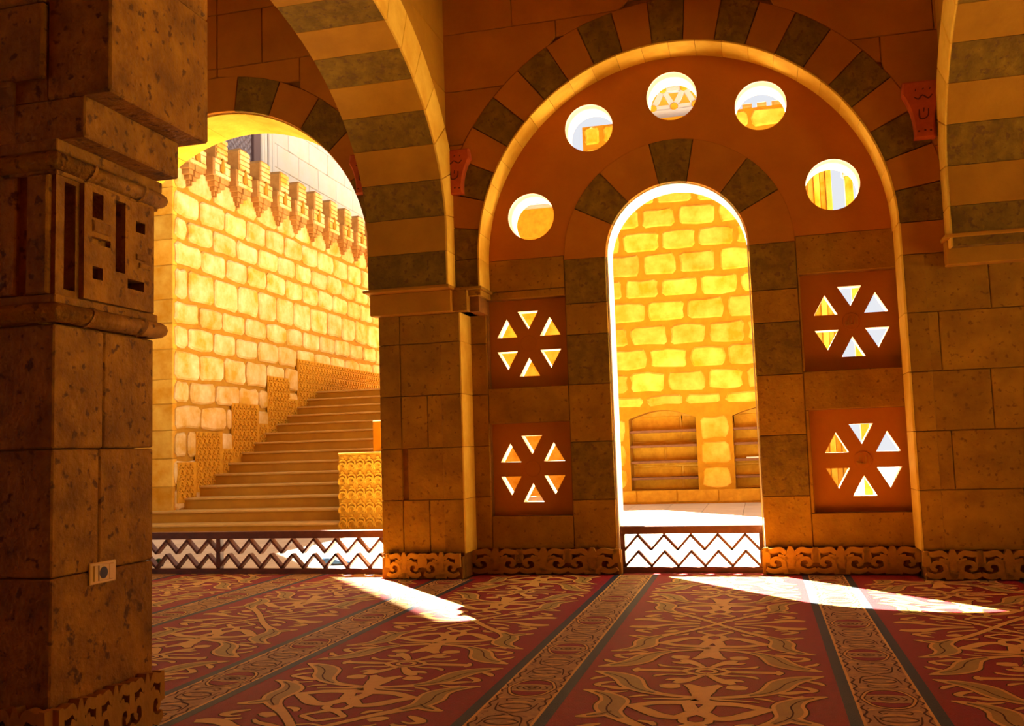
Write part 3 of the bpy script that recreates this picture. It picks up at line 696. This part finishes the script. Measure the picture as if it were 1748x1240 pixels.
def motif_meshes():
    F = FZ(0); L = [bmesh.new() for _ in range(4)]
    for kind in ('thin', 'wide'):
        for P in HM[kind]:
            for su in (1, -1):
                for sv in (1, -1):
                    kk = 1.45 if kind == 'wide' else 1.55
                    Q = [(a * su * 0.985, b * sv, c * kk) for a, b, c in P]
                    ribbon(L[0], Q, F, -0.0006, None, 0.0065)
                    ribbon(L[1], Q, F, -0.0010 if kind == 'thin' else -0.0011, None, 0)
                    if kind == 'wide':
                        Q2 = [(a, b, c - 0.034) for a, b, c in Q if c > 0.050]
                        if len(Q2) > 2: ribbon(L[2], Q2, F, -0.0015, None, 0); ribbon(L[3], [(a + su * 0.10 * c, b + sv * 0.12 * c, 0.007) for a, b, c in Q2], F, -0.0019, None, 0)
    return L
def clip(bm, x, y):
    """cut away what runs under the wall"""
    bmesh.ops.bisect_plane(bm, geom=list(bm.verts) + list(bm.edges) + list(bm.faces), plane_co=(0, y, 0), plane_no=(0, 1, 0), clear_outer=True)
src = {}
def place(kindname, builder, mats, xc, yc, half):
    ye = yend(xc)
    key = (kindname, 'full') if yc + half < ye else (kindname, round(ye - yc, 3))
    if yc - half > ye: return
    if key not in src:
        bms = builder(); os_ = []
        for j, (bm_, m_) in enumerate(zip(bms, mats)):
            if key[1] != 'full': clip(bm_, 0, ye - yc)
            os_.append((bm_, m_))
        first = []
        for j, (bm_, m_) in enumerate(os_):
            me = bpy.data.meshes.new(kindname); 
            for f in bm_.faces: 
                if f.normal.z < 0: f.normal_flip()
            bm_.normal_update(); bm_.to_mesh(me); bm_.free(); me.materials.append(MT[m_]); first.append(me)
        src[key] = first
    names = {'arabesque': ('arabesque_outline', 'arabesque', 'arabesque_heart', 'arabesque_vein'), 'medallion': ('medallion_outline', 'medallion', 'medallion_crescent')}[kindname]
    for me, nm in zip(src[key], names):
        o = bpy.data.objects.new(nm, me); C.objects.link(o); o.parent = car; o['kind'] = 'stuff'; o.location = (xc, yc, 0.0)
for k in range(-4, 5):
    xc = -0.29 + PER * k
    if xc > 3.0: continue
    for j in (-1, 0, 1):
        yc = 4.60 + 2.4 * j
        if k > 2 and j < 0: continue
        place('arabesque', motif_meshes, ('cdark', 'cgold', 'colive', 'cdark'), xc, yc, 1.22)
for k in range(-5, 3):
    xc = BC + PER * k
    ye = yend(xc)
    xm = 0.134
    for s in (-1, 1):
        xa, xb = sorted((xc + s * xm, xc + s * BW)); flat('slate_border', xa, -4.9, xb, ye, 0.0006, 'cgrey')
    flat('gold_band', xc - xm, -4.9, xc + xm, ye, 0.0006, 'cband')
    for s in (-1, 1):
        xa, xb = sorted((xc + s * (xm - 0.012), xc + s * xm)); flat('gold_edge', xa, -4.9, xb, ye, 0.0010, 'cgold')
    for j in range(-4, 5):
        yc = 5.03 + 0.83 * j
        if yc > ye - 0.05 or yc < 2.0: continue
        if (med_y := yc) : pass
        # medallion meshes lifted above the band
        ye_ = ye
        before = set(bpy.data.objects)
        place('medallion', med_mesh, ('cdark', 'cgold', 'cred'), xc, yc, 0.42)
        for o in set(bpy.data.objects) - before: o.location.z = 0.0006; o.scale.x = 0.86

# ================================================================ RAILINGS
def railing(xa, xb, y, label, posts, h=0.385, per=0.217):
    t = thing('low_railing', label, 'railing', ((xa + xb) / 2, y, 0)); ox = (xa + xb) / 2
    def b(n, x0, y0, z0, x1, y1, z1, bev=0.003): return bx(n, x0 - ox, y0, z0, x1 - ox, y1, z1, 'wood', t, bev)
    b('top_rail', xa, -0.03, h - 0.065, xb, 0.045, h)
    b('bottom_rail', xa, -0.03, 0.0, xb, 0.045, 0.045)
    for p in [xa + 0.022, xb - 0.022] + posts: b('post', p - 0.022, -0.025, 0.045, p + 0.022, 0.04, h - 0.065)
    edges = [xa + 0.044] + sorted(p for p in posts) + [xb - 0.044]
    z_hi, z_lo = h - 0.075, h - 0.195
    for e0, e1 in zip(edges[:-1], edges[1:]):
        n = max(1, round((e1 - e0) / (per / 2))); st = (e1 - e0) / n
        for row in (0, 1):
            for k in range(n):
                x0 = e0 + st * k; x1 = x0 + st
                dz = -0.135 * row
                za, zb = (z_lo, z_hi) if k % 2 == 0 else (z_hi, z_lo)
                L = math.hypot(st, zb - za); ang = math.atan2(zb - za, st)
                bm = bmesh.new(); box(bm, -L / 2 - 0.004, -0.028, -0.010, L / 2 + 0.004, 0.038, 0.010, 0.001)
                o = obj('zigzag_slat', bm, 'wood', t)
                o.matrix_local = Matrix.Translation(((x0 + x1) / 2 - ox, 0, (za + zb) / 2 + dz)) @ Matrix.Rotation(-ang, 4, 'Y')
    return t
railing(-1.18, 0.008, 8.10, 'low dark brown zigzag railing across the foot of the doorway', [])
railing(-6.30, -3.16, 8.02, 'long low dark brown zigzag railing under the open arch before the stairs', [-4.93])

# ================================================================ COURTYARD
cf = struct('courtyard_floor'); cf['label'] = 'pale stone paving of the sunny courtyard'
bx('ground_slab', -45, D3 + 0.02, -0.3, 40, 70, -0.03, 'paving', cf)
bx('ground_slab', 7.6, -30, -0.3, 40, D3 + 0.02, -0.03, 'paving', cf)
bx('threshold', -6.30, 7.985, -0.03, -3.17, D3 + 0.02, 0.0, 'paving', cf); bx('threshold', -1.18, 8.055, -0.03, 0.0, D3 + 0.02, 0.0, 'paving', cf)
tile = None
for ix in range(17):
    for iy in range(15):
        x = -8.6 + ix * 0.64; y = D3 + 0.02 + iy * 0.62
        if y > 17.5: continue
        if tile is None: tile = bx('paving_slab', 0.003, 0.003, -0.03, 0.637, 0.617, 0.0, 'paving', cf, 0.002); tile.location = (x, y, 0)
        else: inst('paving_slab', tile, cf, Matrix.Translation((x, y, random.uniform(-0.002, 0.0))))

def rough_block(F, u0, v0, u1, v1, m, parent, proud=0.03, gap=0.042, back=0.10, name='stone_block'):
    w_, h_ = u1 - u0, v1 - v0
    c_ = min(0.05, w_ * .2, h_ * .2) if gap > 0.02 else 0.004
    p = [(u0 + gap, v0 + gap + c_), (u0 + gap + c_, v0 + gap), (u0 + w_ * .5, v0 + gap * random.uniform(.6, 1.2)), (u1 - gap - c_, v0 + gap), (u1 - gap, v0 + gap + c_), (u1 - gap * random.uniform(.7, 1.2), v0 + h_ * .5), (u1 - gap, v1 - gap - c_), (u1 - gap - c_, v1 - gap), (u0 + w_ * .5, v1 - gap * random.uniform(.7, 1.3)), (u0 + gap + c_, v1 - gap), (u0 + gap, v1 - gap - c_), (u0 + gap * random.uniform(.7, 1.3), v0 + h_ * .5)]
    j = min(0.02, gap * 0.55)
    p = [(a + random.uniform(-j, j), b + random.uniform(-j, j)) for a, b in p]
    pris(name, p, F, -proud * random.uniform(0.7, 1.2), back, m, parent, min(proud, 0.03))
# ---- back wall of the courtyard with shoe niches
BY = 17.57
cw = thing('courtyard_wall', 'yellow stone wall with arched shoe niches seen through the doorway', 'wall', (0, BY, 0))
nich = [(-2.30, -1.08), (-0.43, 0.79)]
def niche_hole(a, b, z0=0.25, z1=1.56, za=1.71):
    pts = [(a, z0), (a, z1)]
    for k in range(1, 12):
        t_ = k / 12; pts.append((a + (b - a) * t_, z1 + (za - z1) * math.sin(PI * t_)))
    return pts + [(b, z1), (b, z0)]
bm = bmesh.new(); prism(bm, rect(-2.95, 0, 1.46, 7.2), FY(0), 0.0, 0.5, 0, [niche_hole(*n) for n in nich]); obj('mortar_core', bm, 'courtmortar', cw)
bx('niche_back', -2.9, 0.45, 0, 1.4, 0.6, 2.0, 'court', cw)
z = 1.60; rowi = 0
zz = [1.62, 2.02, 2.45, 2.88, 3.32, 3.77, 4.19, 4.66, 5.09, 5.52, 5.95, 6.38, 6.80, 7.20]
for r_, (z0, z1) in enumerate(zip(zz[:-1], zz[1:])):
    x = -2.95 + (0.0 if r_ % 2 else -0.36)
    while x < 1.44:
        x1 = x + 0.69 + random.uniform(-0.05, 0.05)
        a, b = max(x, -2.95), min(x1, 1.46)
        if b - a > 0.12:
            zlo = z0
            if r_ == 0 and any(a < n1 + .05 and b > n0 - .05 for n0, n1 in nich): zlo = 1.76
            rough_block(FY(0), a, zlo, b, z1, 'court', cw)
        x = x1
# piers between and beside the niches
for a, b in ((-2.95, -2.34), (-1.04, -0.47), (0.83, 1.46)):
    for z0, z1 in ((0.25, 0.68), (0.68, 1.13), (1.13, 1.60)): rough_block(FY(0), a, z0, b, z1, 'court', cw, 0.02)
for z0, z1 in ((0.02, 0.25),):
    for k in range(6): rough_block(FY(0), -2.95 + k * .735, z0, -2.95 + (k + 1) * .735, z1, 'dado', cw, 0.015, 0.006)
for n0, n1 in nich:   # backs of the niches, coloured darker to stand for the shade inside
    for zc, (za, zb) in enumerate(((0.25, 0.68), (0.68, 1.13), (1.13, 1.62))):
        xm_ = n0 + (0.5 if zc % 2 else 0.75) * (n1 - n0)
        rough_block(FY(0.45), n0, za, xm_, zb, 'dado', cw, 0.012, 0.015); rough_block(FY(0.45), xm_, za, n1, zb, 'dado', cw, 0.012, 0.015)
    for zs_ in (0.47, 0.77, 1.06, 1.33):
        bx('shelf', n0 + 0.005, 0.06, zs_ - 0.03, n1 - 0.005, 0.44, zs_ + 0.015, 'shelf', cw, 0.003)
# lattice parapet with rosettes on the wall top
lp = thing('lattice_parapet', 'pale pierced parapet with round rosettes on top of the courtyard wall', 'parapet', (-1.20, BY + 0.2, 7.2))
bm = bmesh.new()
def bar(bm, a, b, wd, y0, y1):
    d = Vector((b[0] - a[0], b[1] - a[1])); L = d.length; d.normalize(); n_ = Vector((-d.y, d.x)) * wd / 2
    prism(bm, [(a[0] + n_.x, a[1] + n_.y), (b[0] + n_.x, b[1] + n_.y), (b[0] - n_.x, b[1] - n_.y), (a[0] - n_.x, a[1] - n_.y)], FY(0), y0, y1)
ros = []
for r_ in range(2):
    for k in range(-2, 3):
        ros.append((k * 0.40 - (0.20 if r_ else 0), 0.25 + 0.36 * r_))
for (a, b) in ros:
    for (c, d_) in ros:
        if 0.1 < math.hypot(a - c, b - d_) < 0.46 and (a, b) < (c, d_): bar(bm, (a, b), (c, d_), 0.09, -0.05, 0.05)
obj('lattice_bars', bm, 'upper', lp)
bx('bottom_rail', -1.15, -0.07, -0.02, 0.95, 0.07, 0.20, 'upper', lp); bx('top_rail', -1.15, -0.07, 0.62, 0.95, 0.07, 0.70, 'upper', lp)
bx('backing', -1.1, 0.22, 0.0, 0.9, 0.26, 0.62, 'stair', lp)
for a, b in ros: pris('rosette', circle(a, b, 0.075, 12), FY(0), -0.08, 0.06, 'dado', lp, 0.015)
# small block course along the wall top
for k in range(5):
    bx('coping_stone', 0.05 + k * 0.26, -0.05, 7.2, 0.05 + k * 0.26 + 0.17, 0.4, 7.27, 'merlon', cw, 0.01)
# fluted pier at the right end and a second one beyond the gap
fp = thing('fluted_pier', 'yellow fluted stone pier ending the courtyard wall on the right', 'pier', (1.27, BY - 0.3, 0))
for k in range(4): bx('pier_shaft', -0.18 + k * 0.10, -0.05 * (k % 2) - 0.02, 0, -0.18 + k * 0.10 + 0.095, 0.3, 7.6, 'court', fp, 0.01)
fp2 = thing('slim_pier', 'slim yellow stone pier standing beyond the gap right of the courtyard wall', 'pier', (1.87, 18.2, 0))
bx('pier_shaft', -0.07, -0.07, 0, 0.07, 0.07, 5.9, 'court', fp2, 0.01); bx('pier_cap', -0.11, -0.11, 5.9, 0.11, 0.11, 6.3, 'upper', fp2, 0.02)

# ---- side wall above the stairs
SX = -8.85
sw = thing('stair_wall', 'tall pale stone wall with stepped merlons rising beside the staircase', 'wall', (SX, 13.1, 0))
so_y = 13.1
bx('mortar_core', -1.5, 0.0, 0, -0.02, 13.0, 5.95, 'sidemortar', sw)
sr = [0.25, 0.66, 1.10, 1.54, 1.96, 2.35, 2.83, 3.24, 3.63, 4.18, 4.60, 5.00, 5.45, 5.90]
FS = FXp(0.0)
for r_, (z0, z1) in enumerate(zip(sr[:-1], sr[1:])):
    y = 0.0 if r_ % 2 else -0.38
    while y < 12.3:
        y1 = y + 0.74 + random.uniform(-0.05, 0.05)
        a = max(y, 0.0)
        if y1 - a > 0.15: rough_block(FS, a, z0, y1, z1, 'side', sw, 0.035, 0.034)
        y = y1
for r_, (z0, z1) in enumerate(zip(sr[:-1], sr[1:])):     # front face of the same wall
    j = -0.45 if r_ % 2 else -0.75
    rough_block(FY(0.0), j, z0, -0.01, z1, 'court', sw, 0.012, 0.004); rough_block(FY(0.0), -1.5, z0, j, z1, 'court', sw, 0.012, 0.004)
bx('cornice', -1.5, -0.05, 5.88, 0.06, 13.0, 6.02, 'merlon', sw, 0.01)
# merlons
mer0 = None
def merlon_parts():
    body = bmesh.new()
    prof = [(-.14, 5.86), (.14, 5.86), (.25, 5.98), (.25, 6.12), (.17, 6.16), (.17, 6.56), (-.17, 6.56), (-.17, 6.16), (-.25, 6.12), (-.25, 5.98)]
    prof = [(-.25, 5.86), (.25, 5.86), (.25, 6.17), (.17, 6.17), (.17, 6.52), (.12, 6.58), (-.12, 6.58), (-.17, 6.52), (-.17, 6.17), (-.25, 6.17)]
    prism(body, prof, FXp(0.20), 0, 0.35, 0.012)
    bands = bmesh.new()
    for zz_ in (6.20, 6.29, 6.38, 6.47): box(bands, 0.19, -.16, zz_, 0.225, .16, zz_ + 0.065)
    box(bands, 0.19, -.235, 5.87, 0.235, .235, 5.93); box(bands, 0.19, -.235, 6.09, 0.23, .235, 6.15); box(bands, 0.19, -.235, 5.95, 0.225, -.09, 6.07); box(bands, 0.19, .09, 5.95, 0.225, .235, 6.07)
    pend = bmesh.new()
    for k, (hw, za, zb, xo) in enumerate(((.22, 5.78, 5.86, .20), (.16, 5.70, 5.78, .17), (.10, 5.63, 5.70, .13), (.05, 5.56, 5.63, .09))):
        box(pend, -0.02, -hw, za, xo, -hw * .25, zb, 0.004); box(pend, -0.02, hw * .25, za, xo, hw, zb, 0.004); box(pend, -0.02, -hw * .25, za - 0.02, xo + .02, hw * .25, zb)
    drop = bmesh.new()
    P = [(0, 5.93), (.05, 5.98), (.065, 6.04), (.04, 6.12), (0, 6.22), (-.04, 6.12), (-.065, 6.04), (-.05, 5.98)]
    prism(drop, P, FXp(0.25), 0, 0.06, 0.018)
    return body, bands, pend, drop
mats_ = ('merlon', 'merlon', 'stair', 'stair')
for k in range(13):
    y = 0.33 + 0.742 * k
    if mer0 is None:
        ps = merlon_parts(); b0 = obj('merlon', ps[0], 'merlon', sw); b0.location = (0, y, 0)
        kids = [obj(n_, p_, m_, b0) for n_, p_, m_ in zip(('moulding', 'pendant', 'teardrop'), ps[1:], ('side', 'merlon', 'stair'))]
        mer0 = b0
    else:
        c = mer0.copy(); C.objects.link(c); c.parent = sw; c.location = (0, y, 0)
        for q in kids:
            d_ = q.copy(); C.objects.link(d_); d_.parent = c
# ---- stairs
STY, GO, RI, Z1 = 12.45, 0.424, 0.1755, 0.125
st = thing('staircase', 'brown stone staircase climbing away beside the merloned wall', 'staircase', (-7.0, STY, 0))
for k in range(14):
    y0 = GO * k; z1 = Z1 + RI * k; z0 = z1 - (RI if k else Z1)
    xl = -10.2 if k < 2 else SX - 0.02
    xl -= -7.0; xr = -5.775 + 7.0
    bx('riser', xl, y0 + 0.03, z0 - (0.0 if k == 0 else 0.02), xr, y0 + GO + 0.25, z1 - 0.035, 'stair', st)
    bx('tread', xl, y0, z1 - 0.035, xr, y0 + GO + 0.06, z1, 'nosing', st, 0.008)
bx('landing', SX + 7.0, GO * 14, 1.9, 1.2, 7.4, Z1 + RI * 13, 'stair', st)
bx('stair_mass', SX + 7.0, 1.0, 0, 1.2, 7.3, 0.3, 'stair', st)
# ---- carved stepped dado along the wall
curl_b = bmesh.new()
for s_ in ([(-.05, .0, .014), (-.055, .05, .016), (-.02, .09, .018), (.03, .08, .016), (.04, .04, .014), (.01, .025, .012)],
           [(.055, .0, .012), (.06, .06, .014), (.05, .12, .016), (.0, .14, .014), (-.045, .115, .012)], [(-.02, .155, .010), (0, .17, .022), (.02, .155, .010)]):
    ribbon(curl_b, s_, lambda u, v, d: (-d, u, v), -0.022, 0.002, 0.003, n=3)
da = thing('stepped_dado', 'carved golden stepped dado panels climbing along the stair wall', 'dado', (SX + 0.035, 13.1, 0))
levels = [(0.05, 0.55, 1.04), (0.55, 1.65, 1.53), (1.65, 2.9, 2.04), (2.9, 4.1, 2.60), (4.1, 9.5, 3.02)]
lv2 = [(0.05, 0.55, 0.40, 1.04), (0.55, 1.33, 0.55, 1.53), (1.33, 1.65, 0.8, 1.25), (1.65, 2.55, 1.0, 2.04), (2.55, 2.9, 1.25, 1.70), (2.9, 3.72, 1.45, 2.60), (3.72, 4.1, 1.7, 2.20), (4.1, 9.5, 2.0, 3.02)]
curl0 = None; nc = 0
for a, b, zl, zh in lv2:
    bx('dado_slab', -0.02, a, zl, 0.015, b, zh, 'dado', da, 0.004)
    y = a + 0.065
    while y < b - 0.05:
        zc = zh - 0.20
        while zc > max(zl - 0.02, zh - 1.4) and nc < 290:
            if curl0 is None: curl0 = obj('carved_curl', curl_b, 'dado', da); curl0.location = (0.015, y, zc)
            else: inst('carved_curl', curl0, da, Matrix.Translation((0.015, y, zc)))
            nc += 1; zc -= 0.185
        y += 0.135
# ---- parapet blocks on the open side of the stairs
pp = thing('carved_parapet', 'low carved golden parapet block at the foot of the stairs', 'parapet', (-5.33, STY, 0))
bx('parapet_block', -0.43, 0.0, 0, 1.0, 1.22, 1.07, 'dado', pp, 0.008); bx('coping', -0.43, -0.02, 1.07, 1.02, 1.22, 1.10, 'dado', pp, 0.006)
cb = None
for i in range(9):
    for j in range(5):
        mt_ = Matrix.Translation((-0.36 + i * 0.135, 0.0, 0.06 + j * 0.2)) @ Matrix.Rotation(-PI / 2, 4, 'Z') @ Matrix.Scale(1.9, 4, (1, 0, 0))
        inst('carved_curl', curl0, pp, mt_)
pq = thing('plain_parapet', 'plain stone parapet block higher up the stairs behind the carved one', 'parapet', (-5.33, 13.7, 0))
bx('parapet_block', -0.43, 0.0, 0, 1.0, 1.8, 1.56, 'tan', pq, 0.008); bx('coping', -0.43, -0.0, 1.56, 1.02, 1.82, 1.585, 'nosing', pq, 0.006)

# ---- upper building with the lattice window
ub = thing('upper_building', 'cream stone upper storey with a dark lattice window above the merlons', 'building', (-10.35, 13.0, 0))
bx('mortar_core', -2.6, 0, 6.0, -0.02, 22, 9.9, 'sidemortar', ub)
for r_ in range(6):
    z0 = 6.6 + r_ * 0.55
    y = 0.0 - (0.5 if r_ % 2 else 0)
    while y < 21.5:
        y1 = y + 1.05
        a, b = y, y1
        if z0 < 9.2 and z0 + .55 > 7.35 and b > 3.7 and a < 6.1:
            if a < 3.7: b = 3.7
            elif b > 6.1: a = 6.1
            else: y = y1; continue
        if b - a > .1: rough_block(FS, max(a, 0), z0, b, z0 + 0.55, 'upper', ub, 0.012, 0.006)
        y = y1
pris('lattice_backing', rect(3.7, 7.2, 5.1, 9.2), FS, -0.03, 0.05, 'latback', ub)
bm = bmesh.new()
for i in range(15):
    for j in range(13):
        u = 3.78 + i * 0.09; v = 7.28 + j * 0.155 + (0.077 if i % 2 else 0)
        ribbon(bm, [(u - .045, v - .05, .014), (u, v + .06, .03), (u + .045, v - .05, .014)], FS, -0.05, None, 0, n=2)
        ribbon(bm, [(u - .03, v + .09, .012), (u + .03, v + .03, .02)], FS, -0.05, None, 0, n=2)
ls = obj('window_lattice', bm, 'lattice', ub); ls['kind'] = 'stuff'
for a, b in ((3.6, 3.7), (5.1, 5.38)): pris('window_frame', rect(a, 7.2, b, 9.3), FS, -0.10, 0.05, 'lattice', ub, 0.01)
for k in range(4): pris('trim_pilaster', rect(5.45 + k * 0.17, 6.8, 5.45 + k * 0.17 + 0.13, 9.6), FS, -0.09 + 0.02 * (k % 2), 0.05, 'upper', ub, 0.02)
# ---- unseen tall block, added to cast shade across the left bay
tb = thing('tall_shade_block', 'unseen tall block added behind the upper storey to shade the left bay', 'building', (-20, 14, 0))
bx('shade_block_body', -8, -6, 0, 7.0, 5.15, 27, 'side', tb, 0.05); bx('cornice', -8.2, -6.2, 27, 7.2, 5.3, 27.6, 'merlon', tb, 0.05)
# ---- gallery between stairs and courtyard wall
ga = thing('gallery_building', 'ochre arched gallery left of the courtyard wall, glimpsed through the lowest left round opening', 'building', (-5.0, 20.0, 0))
hh = [(-1.3, 0.0), (-1.3, 4.6)] + arc(-0.1 + 0.3, 4.4, 1.35, PI * .93, PI * 0.07, 16) + [(1.6, 4.4), (1.6, 0.0)]
bm = bmesh.new(); prism(bm, [(-2.0, 0)] + hh + [(2.4, 0), (2.4, 6.34), (-2.0, 6.34)], FY(0), 0, 0.5); obj('gallery_wall', bm, 'dado', ga)
bx('back_panel', -2.0, 1.6, 0, 2.4, 1.8, 6.2, 'court', ga); bx('coping', -2.1, -0.1, 6.34, 2.45, 0.5, 6.42, 'upper', ga, 0.01)
gd = thing('brown_dome', 'small brown dome rising behind the gallery roof', 'dome', (-4.95, 23.4, 6.2))
bm = bmesh.new(); bmesh.ops.create_uvsphere(bm, u_segments=24, v_segments=12, radius=0.75); bmesh.ops.bisect_plane(bm, geom=list(bm.verts) + list(bm.edges) + list(bm.faces), plane_co=(0, 0, 0), plane_no=(0, 0, -1), clear_outer=True)
obj('dome_shell', bm, 'stair', gd, True)
bx('drum', -0.8, -0.8, -6.2, 0.8, 0.8, 0.02, 'stair', gd)

# ---- small things
pa = thing('paper_stack', 'cream paper lying on the third shelf of the right shoe niche', 'paper', (0.0, BY + 0.2, 1.075 - 0.29))
bx('paper_sheets', -0.22, -0.1, 0, 0.3, 0.1, 0.025, 'paper', pa, 0.002)
def shoe(x, y, rz, m, label, g_=None):
    t = thing('shoe', label, 'shoe', (x, y, 0.0)); t.rotation_euler = (0, 0, rz)
    bm = bmesh.new()
    prof = [(0, .035), (.07, .040), (.16, .034), (.22, .038), (.26, .030), (.28, .008)]
    pts = arc(0.035, 0, 0.036, PI / 2, PI * 1.5, 6) + [(.10, -.030), (.18, -.042), (.24, -.038)] + arc(.24, 0, .038, -PI / 2, PI / 2, 6) + [(.18, .042), (.10, .030)]
    prism(bm, pts, FZ(0), -0.018, 0.0, 0.002); obj('sole', bm, 'black', t)
    bm = bmesh.new()
    secs = [(0.0, .030, .075), (0.05, .034, .08), (.10, .032, .070), (.15, .038, .055), (.21, .040, .045), (.26, .028, .034), (.275, .010, .024)]
    loops = [[bm.verts.new((x_, math.cos(a) * hw, 0.016 + max(0, math.sin(a)) * (hz - .016))) for a in [PI * j / 8 for j in range(9)]] for x_, hw, hz in secs]
    for A_, B_ in zip(loops[:-1], loops[1:]):
        for j in range(8): bm.faces.new((A_[j], A_[j + 1], B_[j + 1], B_[j]))
    bm.faces.new(loops[0]); bm.faces.new(loops[-1][::-1])
    obj('upper', bm, m, t, True)
shoe(-4.17, 8.62, 0.2, 'blue', 'dark blue shoe on the paving behind the right part of the long railing')
shoe(-5.92, 8.55, 2.6, 'green', 'dark green shoe on the paving behind the left end of the long railing')
